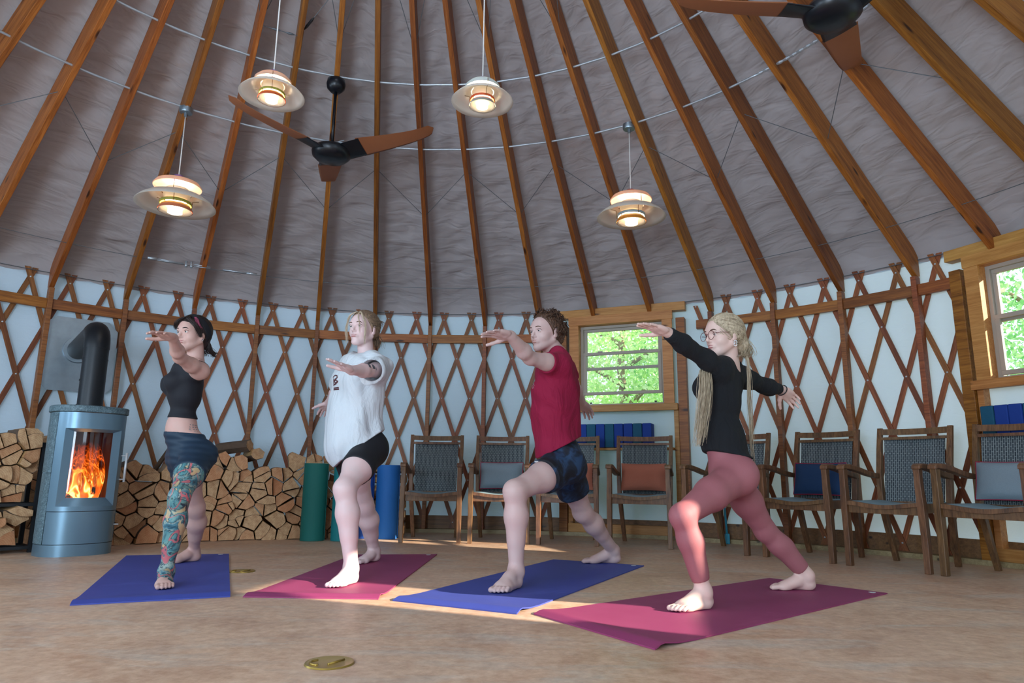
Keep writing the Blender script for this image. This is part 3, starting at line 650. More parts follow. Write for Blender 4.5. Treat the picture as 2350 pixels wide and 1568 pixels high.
# loose logs on top of the long stack
for k, (a, z, rx, lab) in enumerate(((-25.9, .80, 1.0, 'grey bark log lying askew on top of the stack right of the tattooed woman'), (-23.6, .735, .4, 'chunky orange log on top of the stack in front of a wall post'))):
    poly = [(math.cos(u)*.075, math.sin(u)*.06) for u in [i*2*PI/6+.3 for i in range(6)]]; mb, c = log_mesh(poly, .30 if k == 0 else .18, rg); o = mb.build('firewood_log', [M['end'], M['bark2'] if k == 0 else M['split'], M['bark2']])
    o.matrix_world = local_frame(RF+.14, a, z)@Matrix.Rotation(rx, 4, 'Z')@Matrix.Rotation(-.12, 4, 'X'); tag(o, lab, 'firewood')
mb = MB(); mb.tube([(0, 0, 0), (.22, 0, .42)], [.022, .015], 6); o = mb.build('stick', M['bark2'], loc=pol(4.36, -34.3, .56), rot=(0, 0, D(34))); tag(o, 'thin grey branch leaning behind the stack against the lattice', 'branch')
# log rack at the left edge
ra = -48.2; T = local_frame(3.93, ra, 0)
rk = thing('log_rack', 'dark steel two-tier log rack left of the stove, cut by the left edge', 'rack', pol(3.93, ra, 0), -D(ra)); rk.rotation_euler = (0, 0, math.atan2(T[1][0], T[0][0]))
W_ = .62
rx0, rx1 = -W_+.02, .10
for nm, x, y in (('post', rx1, -.13), ('post', rx1, .13), ('post', rx0, -.13), ('post', rx0, .13)):
    mb = MB(); mb.box((x, y, .39), (.028, .028, .78)); mb.build(nm, M['black'], rk)
for nm, z in (('shelf', .035), ('shelf', .335)):
    mb = MB(); [mb.box(((rx0+rx1)/2, y, z), (rx1-rx0, .03, .022)) for y in (-.13, 0, .13)]; [mb.box((x, 0, z), (.028, .26, .02)) for x in (rx0, rx1)]; mb.build(nm, M['black'], rk)
rg = random.Random(33)
for zb, zt, nm in ((.05, .30, 'lower rack tier'), (.35, .84, 'upper rack tier')):
    ps = pieces(rx0+.02, rx1-.02, lambda s: zt-zb-.05*math.sin(s*9)**2, rg, .165, .135); ps = [[(x, z+zb) for x, z in p] for p in ps]
    rows = {}
    stack('the %s' % nm, ps, lambda s, z, dr: T@Matrix.Translation((s, dr, z)), .30, rg, 'split logs in the steel rack', 'its left')
# wood stacked on the floor between the rack and the stove, along the wall
ps = pieces(D(-46.2)*4.3, D(-41.5)*4.3, lambda s: .86-(s/4.3-D(-46.2))*.6, rg, .165, .14)
stack('the narrow pile behind the stove', ps, lambda s, z, dr: local_frame(4.3+.17+dr, math.degrees(s/4.3), z), .34, rg, 'logs piled between rack and stove', 'the rack')
# ---------------------------------------------------------------- rolled yoga mats
def spiral_roll(label, x, y, r, h, col, seed):
    m = plain('mat_foam', col, .7, bump=.1, bs=150); mb = MB(); n = 28; P = []
    mb.lathe([(.0, .004), (r*.1, .004), (r*.995, .002), (r, .006), (r, h-.004), (r*.99, h)], 40)
    turns = 7; pts = []
    for k in range(turns*20):
        rr = r*(.985-.85*k/(turns*20)); a = k*2*PI/20; pts.append((rr*math.cos(a), rr*math.sin(a)))
    w = r*.055
    for k in range(len(pts)-1):
        (x0, y0), (x1, y1) = pts[k], pts[k+1]; q = 1-w/math.hypot(x0, y0+1e-9) if math.hypot(x0, y0) > w else 0; q1 = 1-w/math.hypot(x1, y1+1e-9) if math.hypot(x1, y1) > w else 0
        mb.add([(x0, y0, h), (x1, y1, h), (x1*q1, y1*q1, h), (x0*q, y0*q, h), (x0, y0, h-.01), (x1, y1, h-.01), (x1*q1, y1*q1, h-.01), (x0*q, y0*q, h-.01)], [(0, 1, 2, 3), (4, 5, 1, 0), (2, 6, 7, 3)[::1]])
    mb.box((r*1.005, 0, h/2), (.006, .012, h-.01))
    o = mb.build('rolled_mat', m, loc=(x, y, 0), auto=40); return tag(o, label, 'yoga mat', 'rolled mats standing before the logs')
spiral_roll('dark green rolled mat standing on end before the firewood', -1.735, 6.21, .105, .665, lin(8, 104, 96), 1)
spiral_roll('teal rolled mat standing behind the legs of the woman in white', -1.475, 6.22, .10, .655, lin(14, 120, 124), 2)
spiral_roll('bright blue rolled mat right of the woman in white', -1.135, 6.47, .105, .66, lin(20, 96, 168), 3)
spiral_roll('deep blue rolled mat mostly hidden behind the calf of the woman in white', -1.365, 6.5, .095, .64, lin(24, 80, 170), 4)
# ---------------------------------------------------------------- chairs
t_ = NT('woven_cord'); c_ = t_.N('ShaderNodeTexCoord'); s_ = t_.N('ShaderNodeSeparateXYZ'); t_.L(c_.outputs['Object'], s_.inputs[0]); v_ = t_.N('ShaderNodeCombineXYZ'); t_.L(s_.outputs[2], v_.inputs[0]); t_.L(s_.outputs[0], v_.inputs[1])
b_ = t_.N('ShaderNodeTexBrick'); t_.L(v_.outputs[0], b_.inputs[0]); b_.inputs['Color1'].default_value = lin(70, 80, 86); b_.inputs['Color2'].default_value = lin(52, 62, 70); b_.inputs['Mortar'].default_value = lin(150, 160, 160)
b_.inputs['Scale'].default_value = 1.; b_.inputs['Mortar Size'].default_value = .0016; b_.inputs['Mortar Smooth'].default_value = .3; b_.inputs['Brick Width'].default_value = .034; b_.inputs['Row Height'].default_value = .0125
t_.base(b_.outputs[0]).set(Roughness=.8); t_.bump(b_.outputs['Fac'], .6, .004); M['weave'] = t_.m
M['pad'] = plain('seat_pad_fabric', lin(134, 160, 170), .9, bump=.3, bs=400, var=.12)
def felt(name, c): return plain(name, c, .95, bump=.35, bs=260, var=.18)
PIL = {'grey': felt('grey_felt', lin(132, 148, 158)), 'navy': felt('navy_felt', lin(28, 58, 96)), 'terracotta': felt('terracotta_felt', lin(176, 106, 84))}
PIPE = plain('crimson_piping', lin(150, 30, 60), .8)
def make_chair():
    t = thing('armchair', 'x', 'chair')
    W = .267
    for sx in (-1, 1):
        mb = MB(); P = []
        for z, x, w, d in ((0, .248, .036, .046), (.2, .248, .038, .05), (.42, .246, .042, .056), (.52, .243, .038, .05), (.6, .243, .037, .048), (.645, .243, .038, .056)):
            cx = sx*x; yy = -.245+(.006*math.sin(z*8)); P.append([(cx-w/2, yy-d/2, z), (cx+w/2, yy-d/2, z), (cx+w/2, yy+d/2, z), (cx-w/2, yy+d/2, z), (cx-w/2, yy-d/2, z)])
        mb.grid(P); mb.f += [(3, 2, 1, 0), (25, 26, 27, 28)]; mb.m += [0, 0]; mb.build('front_leg', M['teak'], t, bev=.004)
        mb = MB(); P = []
        for z, x, y, w, d in ((0, .20, .335, .034, .036), (.2, .212, .285, .036, .042), (.40, .225, .245, .038, .05), (.6, .232, .262, .036, .044), (.8, .238, .31, .034, .036), (.955, .240, .352, .032, .03)):
            cx = sx*x; P.append([(cx-w/2, y-d/2, z), (cx+w/2, y-d/2, z), (cx+w/2, y+d/2, z), (cx-w/2, y+d/2, z), (cx-w/2, y-d/2, z)])
        mb.grid(P); mb.f += [(3, 2, 1, 0), (25, 26, 27, 28)]; mb.m += [0, 0]; mb.build('back_leg', M['teak'], t, bev=.004)
        mb = MB(); P = []
        for y, z, w, h in ((-.285, .655, .05, .026), (-.255, .664, .056, .032), (-.17, .662, .052, .034), (-.05, .645, .046, .034), (.08, .62, .042, .036), (.19, .605, .038, .036), (.265, .602, .034, .034)):
            x = sx*(.246-.006*(y+.285)); P.append([(x-w/2, y, z-h/2), (x+w/2, y, z-h/2), (x+w/2, y, z+h/2), (x-w/2, y, z+h/2), (x-w/2, y, z-h/2)])
        mb.grid(P); mb.f += [(3, 2, 1, 0), (30, 31, 32, 33)]; mb.m += [0, 0]; mb.build('armrest', M['teak'], t, bev=.006)
        mb = MB(); mb.bar((sx*.243, -.22, .395), (sx*.226, .235, .395), .024, .06); mb.build('side_rail', M['teak'], t, bev=.003)
    mb = MB(); P = []      # scooped front rail and the plain rail under it
    for i in range(17):
        u = i/16; x = -.226+.452*u; s = -.022*math.sin(PI*u)**1.5; P.append([(x, -.268, .405+s), (x, -.232, .405+s), (x, -.232, .432+s), (x, -.268, .432+s), (x, -.268, .405+s)])
    mb.grid(P); mb.build('front_slat', M['teak'], t, auto=40)
    mb = MB(); mb.box((0, -.236, .378), (.452, .022, .052)); mb.build('front_rail', M['teak'], t, bev=.002)
    mb = MB(); mb.box((0, .245, .40), (.41, .022, .05)); mb.build('back_rail', M['teak'], t, bev=.002)
    mb = MB(); P = []
    for i in range(17):
        u = i/16; x = -.235+.47*u; s = .012*math.sin(PI*u); y0 = .338+s; P.append([(x, y0-.012, .905-s*.4), (x, y0+.012, .905-s*.4), (x, y0+.018, .948-s*.4), (x, y0-.006, .948-s*.4), (x, y0-.012, .905-s*.4)])
    mb.grid(P); mb.build('top_rail', M['teak'], t, auto=40)
    mb = MB(); mb.box((0, .322, .875), (.455, .016, .02)); mb.build('back_slat', M['teak'], t)
    def sheet(fn, nu, nv, th):
        mb = MB(); A = [[fn(i/nu, j/nv) for j in range(nv+1)] for i in range(nu+1)]; mb.grid(A); n = len(mb.v)
        B = [[(p[0]+th[0], p[1]+th[1], p[2]+th[2]) for p in r] for r in A]; mb.grid([r[::-1] for r in B])
        e = [A[0][j] for j in range(nv+1)]
        for R1, R2 in ((A[0], B[0]), (B[-1], A[-1]), ([r[0] for r in B], [r[0] for r in A]), ([r[-1] for r in A], [r[-1] for r in B])): mb.grid([R1, R2])
        return mb
    bk = lambda u, v: (-.207+.414*u+(.012*(.5-u)*2*(1-v)), .232+.096*v+.035*math.sin(PI*u)*(.6+.4*v), .425+.462*v)
    mb = sheet(bk, 14, 12, (0, .007, 0)); mb.build('woven_back', M['weave'], t, smooth=False, auto=40)
    st = lambda u, v: (-.222+.444*u, -.238+.47*v, .418-.03*math.sin(PI*u)*(1-.3*v))
    mb = sheet(st, 12, 8, (0, 0, -.006)); mb.build('woven_seat', M['weave'], t, auto=40)
    mb = MB(); P = []; n = 16
    for i in range(n+1):
        u = i/n; x = -.215+.43*u; e = min(1, 6*min(u, 1-u)+.12); sag = -.026*math.sin(PI*u); row = []
        for j in range(n+1):
            v = j/n; y = -.262+.47*v; e2 = min(1, 6*min(v, 1-v)+.12)*e; row.append((x, y, .430+sag+.013*e2))
        P.append(row)
    mb.grid(P); mb.grid([[(p[0], p[1], p[2]-.022) for p in r][::-1] for r in P])
    for R1 in (P[0], P[-1][::-1], [r[0] for r in P][::-1], [r[-1] for r in P]): mb.grid([[(p[0], p[1], p[2]-.022) for p in R1], R1])
    mb.build('seat_pad', M['pad'], t, auto=50)
    return t
# front legs seen on the floor: left leg and right leg of each chair
CH = [((-.955, 6.046), (-.422, 6.066), 'wooden armchair with woven back beside the firewood, no pillow', None),
      ((-.362, 6.072), (.163, 6.053), 'wooden armchair behind the knee of the man, with grey pillow', 'grey'),
      ((.222, 6.022), (.745, 5.93), 'wooden armchair half hidden behind the shorts of the man, terracotta pillow', 'terracotta'),
      ((.812, 5.903), (1.324, 5.75), 'wooden armchair below the small window with a terracotta pillow in full view', 'terracotta'),
      ((1.395, 5.70), (1.80, 5.345), 'wooden armchair mostly hidden behind the woman in pink leggings', None),
      ((1.885, 5.318), (2.245, 4.90), 'wooden armchair with a navy pillow, right of the woman in pink leggings', 'navy'),
      ((2.284, 4.847), (2.612, 4.415), 'wooden armchair with bare woven back between the navy and grey pillows', None),
      ((2.642, 4.375), (2.93, 3.925), 'wooden armchair at the right edge with a light grey pillow', 'grey')]
proto = make_chair()
for k, (l, r, lab, pc) in enumerate(CH):
    o = proto if k == 0 else copy_tree(proto)
    v = Vector((r[0]-l[0], r[1]-l[1])); an = math.atan2(v.y, v.x); m = Vector(((l[0]+r[0])/2, (l[1]+r[1])/2)); n = Vector((-math.sin(an), math.cos(an)))
    p = m+n*.268; o.location = (p.x, p.y, 0); o.rotation_euler = (0, 0, an); o['label'] = lab; o['group'] = 'armchairs along the wall'
    if pc:
        w, h = (.40, .25); pt = thing('pillow', {1: 'grey pillow with crimson piping on the chair behind the knee of the man', 2: 'terracotta pillow partly hidden by the shorts of the man', 3: 'plain terracotta pillow on the chair below the small window', 5: 'navy blue pillow with red piping', 7: 'light grey pillow with red piping at the right edge'}[k], 'pillow', p.to_3d(), an, 'pillows on the armchairs')
        tl = D(-14); bc = Vector((0, .165, .575)); mb = MB(); N = 14
        def pf(u, v, s):
            a, b = 2*u-1, 2*v-1; e = max(0, (1-abs(a)**3.5))*max(0, (1-abs(b)**3.5)); x = a*w/2*(1-.03*(1-b*b)*abs(a)); z = b*h/2*(1-.05*(1-a*a)*abs(b)); y = s*(.055*e**.6+.002)
            return (bc.x+x, bc.y+y*math.cos(tl)-z*math.sin(tl), bc.z+z*math.cos(tl)+y*math.sin(tl))
        mb.grid([[pf(i/N, j/N, -1) for j in range(N+1)] for i in range(N+1)]); mb.grid([[pf(i/N, j/N, 1) for j in range(N+1)][::-1] for i in range(N+1)])
        mb.build('cover', PIL[pc], pt, smooth=True)
        if pc != 'terracotta':
            mb = MB(); loop = [pf(i/N, 0, 0) for i in range(N)]+[pf(1, j/N, 0) for j in range(N)]+[pf(1-i/N, 1, 0) for i in range(N)]+[pf(0, 1-j/N, 0) for j in range(N+1)]; mb.tube(loop, .005, 6); mb.build('piping', PIPE, pt, smooth=True)
# ---------------------------------------------------------------- shelves with foam blocks
BL = plain('blue_foam', lin(20, 62, 150), .8); TL = plain('teal_foam', lin(22, 88, 118), .8)
def shelf(n, cols, x0, where):
    ro = (RW-.1)*math.cos(D(6.7)); T = local_frame(ro, WIN[n-1][0], 0)
    mb = MB(); mb.box((0, .02, .842), (1.02, .16, .022)); o = mb.build('wall_shelf', M['fir_light'], bev=.002); o.matrix_world = T; tag(o, 'narrow pine shelf under the %s holding foam blocks' % where, 'shelf')
    for k, c in enumerate(cols):
        mb = MB(); mb.box((0, 0, .1165), (.089, .145, .232)); o = mb.build('foam_block', BL if c == 'b' else TL, bev=.008); o.matrix_world = T@Matrix.Translation((x0+.0925*k, -.0, .8535))@Matrix.Rotation(D(.8*math.sin(k*2.3)), 4, 'Z')
        tag(o, '%s foam yoga block on the shelf under the %s, %s from its left end' % ('blue' if c == 'b' else 'teal', where, ORD[k]), 'yoga block', 'foam blocks on the shelves')
shelf(1, 'tbtbtbbtb', -.475, 'small window'); shelf(2, 'tbbtbbtbb', -.45, 'big window')
# ---------------------------------------------------------------- yoga mats on the floor
def mat_yoga(name, c1, c2):
    t = NT(name); n = t.noise(t.co(), 5, 5, .6); n2 = t.noise(t.co(), 160, 2); n3 = t.noise(t.co(), 2.2, 4, .6, 1.)
    col = t.mix(n.outputs[0], c1, c2); col = t.mix(t.ramp(n3.outputs[0], [(.58, (0, 0, 0, 1)), (.78, (.35, .35, .35, 1))]), col, tuple(min(1, x*1.6+.06) for x in c2[:3])+(1,))
    t.base(col).set(Roughness=.62); t.bump(n2.outputs[0], .2, .001); return t.m
YB = mat_yoga('violet_blue_mat', lin(54, 66, 150), lin(64, 80, 166)); YP = mat_yoga('magenta_mat', lin(138, 46, 92), lin(152, 60, 106))
def yoga(label, fl, fr, br, bl, mat):
    t = thing('yoga_mat', label, 'yoga mat', ((fl[0]+fr[0]+br[0]+bl[0])/4, (fl[1]+fr[1]+br[1]+bl[1])/4, 0), 0, 'yoga mats on the floor'); o = t.location
    L = [Vector((p[0]-o.x, p[1]-o.y, 0)) for p in (fl, fr, br, bl)]; us = [0, .25, .5, .75, 1]; vs = [0, .008, .018, .03, .045, .07, .12, .3, .5, .7, .9, 1]
    zz = {0: .0, .008: .004, .018: .012, .03: .014, .045: .010, .07: .004}
    top = [[(L[0].lerp(L[1], u)).lerp(L[3].lerp(L[2], u), v)+Vector((0, 0, .006+zz.get(v, 0)*(.75+.25*u))) for v in vs] for u in us]; bot = [[p-Vector((0, 0, .0055)) for p in r] for r in top]
    mb = MB(); mb.grid([r[::-1] for r in top]); mb.grid(bot)
    for R1, R2 in ((top[0], bot[0]), (bot[-1], top[-1]), ([r[0] for r in bot], [r[0] for r in top]), ([r[-1] for r in top], [r[-1] for r in bot])): mb.grid([R1, R2])
    mb.build('sheet', mat, t, auto=50)
    c = L[2].lerp(L[0], .045); d = (L[3]-L[2]).normalized()
    mb = MB(); e = (L[1]-L[2]).normalized(); c = L[2]+d*.055+e*.05
    for k in range(8):
        a = k*PI/4; q = c+(d*math.cos(a)+e*math.sin(a))*.012; mb.lathe([(0, .0), (.0055, 0), (.005, .0012), (0, .0012)], 8, (q.x, q.y, .0062))
    mb.lathe([(0, .0), (.006, 0), (.005, .0013), (0, .0013)], 8, (c.x, c.y, .0062)); mb.build('flower_mark', M['bolt'], t)
yoga('violet blue yoga mat under the tattooed woman, left end of the row', (-1.914, 3.143), (-1.317, 3.395), (-2.014, 5.1), (-2.656, 4.934), YB)
yoga('magenta yoga mat under the woman in the white t-shirt', (-1.254, 3.387), (-.613, 3.368), (-.532, 5.209), (-1.124, 5.127), YP)
yoga('violet blue yoga mat under the man in the red t-shirt', (-.541, 3.338), (.032, 3.056), (.884, 4.688), (.305, 4.967), YB)
yoga('magenta yoga mat under the woman in the black sweater, nearest the camera', (.104, 3.059), (.496, 2.474), (1.939, 3.68), (1.518, 4.175), YP)
# brass floor covers
M['brass'] = plain('brushed_brass', lin(186, 158, 84), .32, .85)
for (x, y, lab) in ((-.555, 2.269, 'round brass floor cover set in the bare floor nearest the camera'), (-1.592, 4.251, 'round brass floor cover between the two left yoga mats')):
    t = thing('floor_outlet_cover', lab, 'floor cover', (x, y, 0), D(15), 'brass covers in the floor'); mb = MB(); mb.lathe([(0, .004), (.062, .004), (.066, .005), (.074, .005), (.077, .0005), (.0, .0005)], 48); mb.build('disc', M['brass'], t, auto=30)
    mb = MB(); mb.tube([(-.03+.028*math.cos(a), .0+.03*math.sin(a), .005) for a in [PI*.55+i*PI*.9/10 for i in range(11)]], .0035, 6); mb.build('slot_cap', M['brass'], t, smooth=True)
    mb = MB(); mb.tube([(-.005, -.028, .005), (.045, .018, .005)], .0035, 6); mb.build('slot_cap', M['brass'], t, smooth=True)
# ---------------------------------------------------------------- pendant lamps
def shade_mat(name, c, tr=.45):
    t = NT(name); t.base(c).set(Roughness=.45); tb = t.N('ShaderNodeBsdfTranslucent'); tb.inputs[0].default_value = c; mx = t.N('ShaderNodeMixShader'); mx.inputs[0].default_value = tr
    t.L(t.b.outputs[0], mx.inputs[1]); t.L(tb.outputs[0], mx.inputs[2]); t.L(mx.outputs[0], t.o.inputs[0]); return t.m
def glow(name, c, s):
    t = NT(name); t.base((.8, .7, .6, 1)); t.b.inputs['Emission Color'].default_value = c; t.b.inputs['Emission Strength'].default_value = s; return t.m
SH = shade_mat('lamp_shade_cream', lin(250, 246, 238), .6); SHP = shade_mat('lamp_shade_peach', lin(250, 224, 206), .65); SHW = shade_mat('lamp_shade_white', lin(226, 234, 234), .5)
GLO = glow('lamp_diffuser_glow', (1, .80, .50, 1), 5.5); CORD = plain('white_cord', lin(226, 226, 224), .6); WIRE = plain('lamp_wire', lin(150, 110, 50), .4, .7)
INN = shade_mat('lamp_inner_white', lin(244, 238, 226), .2)
def pendant(label, x, y, z, Dm, ztop, topc, ringc, conec, capc, dome, box):
    s = Dm/.5; t = thing('pendant_lamp', label, 'lamp', (x, y, z), D(20), 'pendant lamps with layered shades')
    def L(name, prof, mat, sm=True, par=t, th=.0025):
        P = [(r*s, zz*s) for r, zz in prof]; Q = [(r, zz-th*s) for r, zz in reversed(P)]; mb = MB(); mb.lathe(P+Q, 48, closed=True); return mb.build(name, mat, par, smooth=sm)
    if dome: L('top_shade', [(.02, .235), (.07, .232), (.115, .218), (.142, .19), (.148, .165)], topc)
    else: L('top_shade', [(.03, .245), (.09, .24), (.135, .222), (.152, .198), (.150, .192)], topc)
    L('main_shade', [(.095, .150), (.13, .143), (.18, .122), (.225, .090), (.25, .062)], SH)
    L('inner_reflector', [(.03, .19), (.07, .18), (.085, .15), (.075, .11), (.068, .10)], INN)
    L('ring_shade', [(.075, .098), (.098, .088), (.102, .074), (.096, .070)], ringc)
    L('lower_shade', [(.07, .074), (.09, .062), (.107, .035), (.108, .026)], conec, th=.002)
    L('lower_reflector', [(.104, .026), (.088, .045), (.06, .052), (.04, .053)], INN)
    mb = MB(); mb.lathe([(.0, .01*s), (.038*s, .008*s), (.046*s, .012*s), (.044*s, .05*s), (0, .052*s)], 32); mb.build('diffuser', GLO, t, smooth=True)
    for k in range(3):
        a = k*2*PI/3+.5; pts = [(r*s*math.cos(a), r*s*math.sin(a), zz*s) for r, zz in ((.149, .19), (.155, .135), (.108, .12), (.104, .06))]; mb = MB(); mb.tube(pts, .0022*s, 5); mb.build('strut', WIRE, t, smooth=True)
    mb = MB(); mb.lathe([(0, .275*s), (.03*s, .275*s), (.033*s, .245*s), (0, .24*s)], 24); mb.build('cap', capc, t, auto=40)
    mb = MB(); mb.tube([(0, 0, .27*s), (.0, 0, ztop-z)], .0042, 8); mb.build('cord', CORD, t, smooth=True)
    if box:
        mb = MB(); mb.lathe([(0, ztop-z-.01), (.046, ztop-z-.008), (.05, ztop-z+.0), (.05, ztop-z+.035), (.0, ztop-z+.036)], 10); mb.tube([(0, 0, ztop-z-.04), (0, 0, ztop-z-.005)], .012, 8); bx = mb.build('junction_box', M['steel'], t, auto=40)
    for zz, e in ((.19, 1.6), (.12, 2.0), (.058, 1.1)):
        l = lamp('lamp_bulb', 'POINT', (0, 0, zz*s), e*s*4.2, (1, .80, .54), None, shadow_soft_size=.02*s); l.parent = t
PC = plain
R1 = plain('ring_green', lin(150, 150, 60), .5); R2 = plain('ring_orange', lin(206, 84, 40), .5); R3 = plain('ring_blue_grey', lin(150, 170, 176), .5)
C1 = shade_mat('cone_terracotta', lin(190, 110, 78), .1); C2 = shade_mat('cone_grey', lin(150, 158, 150), .1); C3 = shade_mat('cone_amber', lin(206, 130, 40), .1); C4 = shade_mat('cone_rust', lin(196, 84, 44), .1)
V1 = plain('cap_violet', lin(120, 90, 140), .4); V2 = plain('cap_red', lin(140, 50, 50), .4)
pendant('peach pendant lamp with violet cap hanging lowest, at left near the stove', -2.532, 4.83, 2.465, .56, 3.30, SHP, R1, C1, V1, False, True)
pendant('pendant lamp with an amber lower cone, hanging beside the right half of the roof', .915, 5.01, 2.485, .53, 3.30, SHP, R3, C3, V2, False, True)
pendant('small pendant lamp with pink dome, hanging high left of the ceiling fan', -1.445, 3.71, 2.735, .375, 4.30, SHP, R1, C4, V1, True, False)
pendant('small pendant lamp with white dome and orange ring, right of the ceiling fan', -.195, 3.78, 2.75, .375, 4.33, SHW, R2, C2, V1, True, False)
# ---------------------------------------------------------------- ceiling fans
FB = plain('fan_black', lin(16, 22, 30), .32, .1); FW = plain('fan_blade_brown', lin(150, 92, 58), .5, 0, 0, 20, .06)
def fan(label, x, y, z, ang):
    t = thing('ceiling_fan', label, 'fan', (x, y, z), D(ang), 'ceiling fans')
    mb = MB(); mb.lathe([(0, -.075), (.06, -.073), (.115, -.06), (.145, -.03), (.15, 0), (.13, .03), (.07, .048), (.0, .05)], 40); mb.build('motor_housing', FB, t, auto=40)
    for k in range(3):
        a = D(120*k); T = Matrix.Rotation(a, 4, 'Z')
        P = []; Q = []
        N = 22
        def sec(u, w2, tw, zc, ax, th):
            row = []
            for v in (-1, -.8, -.4, 0, .4, .8, 1): y = v*w2; row.append(Vector((ax, y*math.cos(tw), zc+y*math.sin(tw)+th*(1-v*v))))
            for v in (.8, .4, 0, -.4, -.8): y = v*w2; row.append(Vector((ax, y*math.cos(tw), zc+y*math.sin(tw)-th*.5*(1-v*v))))
            row.append(row[0].copy()); return row
        mb = MB(); rows = []
        for i in range(8):
            u = i/7; rows.append([T@p for p in sec(u, .088+.004*u, -.30+.03*u, -.012+.032*u, .07+.19*u, .045-.034*u)])
        mb.grid(rows); mb.build('blade_root', FB, t, smooth=True)
        mb = MB(); rows = []
        for i in range(N+1):
            u = i/N; w2 = (.100-.048*u)*(1 if u < .93 else math.sqrt(max(.02, 1-((u-.93)/.07)**2))); rows.append([T@p for p in sec(u, w2, -.27+.12*u, .02+.035*u+.03*u*u+.03*u**8, .235+.59*u, .007-.003*u)])
        mb.grid(rows); b = mb.build('blade', FW, t, smooth=True)
    zt = HPOST+SLOPE*(RW-.06-2.5)-z-.01
    mb = MB(); mb.tube([(0, 0, .04), (0, 0, zt-.05)], .0125, 12); mb.build('downrod', FB, t, smooth=True)
    mb = MB(); mb.lathe([(0, zt-.085), (.04, zt-.08), (.068, zt-.05), (.074, zt-.015), (.068, zt+.02), (.03, zt+.04), (0, zt+.042)], 28); mb.build('canopy', FB, t, smooth=True)
    mb = MB(); mb.tube([(-.10, 0, .09), (0, 0, .075), (.10, 0, .09)], .004, 6); mb.build('guard_wire', M['conduit'], t, smooth=True)
fan('black and brown three-blade ceiling fan on a long rod, in full view', -1.412, 4.908, 3.018, -13)
fan('ceiling fan cut off by the top edge of the photo, at upper right', 1.70, 3.25, 3.04, 56)

# small hardware
t = thing('turnbuckle', 'dark wire tightener tied between two rafters near the top edge, left of the fan mount', 'turnbuckle', pol(2.3, -24.5, 3.80)); b0 = t.location; q0, q1 = pol(2.30, -30.5, 3.80), pol(2.30, -24.2, 3.80); q2 = pol(2.04, -19.6, 3.98)
mb = MB(); mb.tube([q0-b0, q1-b0], .0028, 5); mb.tube([q1-b0, q2-b0], .0028, 5); mb.build('wire', M['cable'], t)
for u in (.35, .75): c_ = q0.lerp(q1, u)-b0; d_ = (q1-q0).normalized(); mb = MB(); mb.tube([c_-d_*.03, c_-d_*.01, c_+d_*.01, c_+d_*.03], [.004, .009, .009, .004], 8); mb.build('clamp', M['cable'], t)
mb = MB(); c_ = q1.lerp(q2, .35)-b0; d_ = (q2-q1).normalized(); mb.tube([c_-d_*.06, c_-d_*.03, c_+d_*.03, c_+d_*.06], [.004, .010, .010, .004], 8); mb.build('clamp', M['black'], t)
BLU = plain('turquoise_plastic', lin(60, 160, 190), .4)
t = thing('duster_rod', 'thin turquoise rod standing behind the rear leg of the woman in pink leggings', 'rod', (1.93, 6.28, 0)); mb = MB(); mb.tube([(0, 0, .05), (-.015, .03, .62)], .010, 8); mb.build('tube', BLU, t, smooth=True); mb = MB(); mb.box((0, 0, .045), (.036, .036, .09)); mb.build('cap', BLU, t, bev=.006)
# ---------------------------------------------------------------- people: smooth distance fields turned into one skin surface each
def nv(v): v = np.array(v, float); return v/np.linalg.norm(v)
class F:
    def __init__(s, lo, hi, h):
        s.lo = np.array(lo, float); s.h = h; s.n = tuple(int(math.ceil((b-a)/h))+1 for a, b in zip(lo, hi)); s.a = np.full(s.n, 1., np.float32)
    def reg(s, lo, hi):
        i0 = [max(0, int((l-o)/s.h)) for l, o in zip(lo, s.lo)]; i1 = [min(n, int((h_-o)/s.h)+2) for h_, o, n in zip(hi, s.lo, s.n)]
        sl = tuple(slice(a, max(a, b)) for a, b in zip(i0, i1)); g = [(np.arange(q.start, q.stop)*s.h+o).astype(np.float32) for q, o in zip(sl, s.lo)]
        return sl, np.meshgrid(*g, indexing='ij', sparse=True)
def bb(p, m):
    if p[0] == 'c': a, b, ra, rb = p[1:5]; r = max(ra, rb)+m; return np.minimum(a, b)-r, np.maximum(a, b)+r
    c, A, R = p[1:4]; e = np.sqrt(((np.array(A).T*np.array(R))**2).sum(1))+m; return c-e, c+e
def ev(p, X, Y, Z):
    if p[0] == 'c':
        a, b, ra, rb = p[1:5]; d = b-a; L2 = max(float(d@d), 1e-9)
        x, y, z = X-np.float32(a[0]), Y-np.float32(a[1]), Z-np.float32(a[2]); t = np.clip((x*d[0]+y*d[1]+z*d[2])/L2, 0, 1).astype(np.float32)
        return np.sqrt((x-t*d[0])**2+(y-t*d[1])**2+(z-t*d[2])**2)-(ra+(rb-ra)*t)
    c, A, R = p[1:4]; x, y, z = X-np.float32(c[0]), Y-np.float32(c[1]), Z-np.float32(c[2]); k0 = 0; k1 = 0
    for ax, r in zip(A, R): q = x*ax[0]+y*ax[1]+z*ax[2]; k0 = k0+(q/r)**2; k1 = k1+(q/(r*r))**2
    k0 = np.sqrt(k0); k1 = np.sqrt(k1); return (k0*(k0-1)/np.maximum(k1, 1e-6)).astype(np.float32)
def smin(a, b, k):
    h = np.clip(.5+.5*(b-a)/k, 0, 1); return b+(a-b)*h-k*h*(1-h)
def C_(a, b, ra, rb=None): return ('c', np.array(a, float), np.array(b, float), ra, ra if rb is None else rb)
def E_(c, A, R): return ('e', np.array(c, float), [np.array(q, float) for q in A], R)
def grow(p, g):
    if p[0] == 'c': return ('c', p[1], p[2], p[3]+g, p[4]+g)
    return ('e', p[1], p[2], tuple(r+g for r in p[3]))
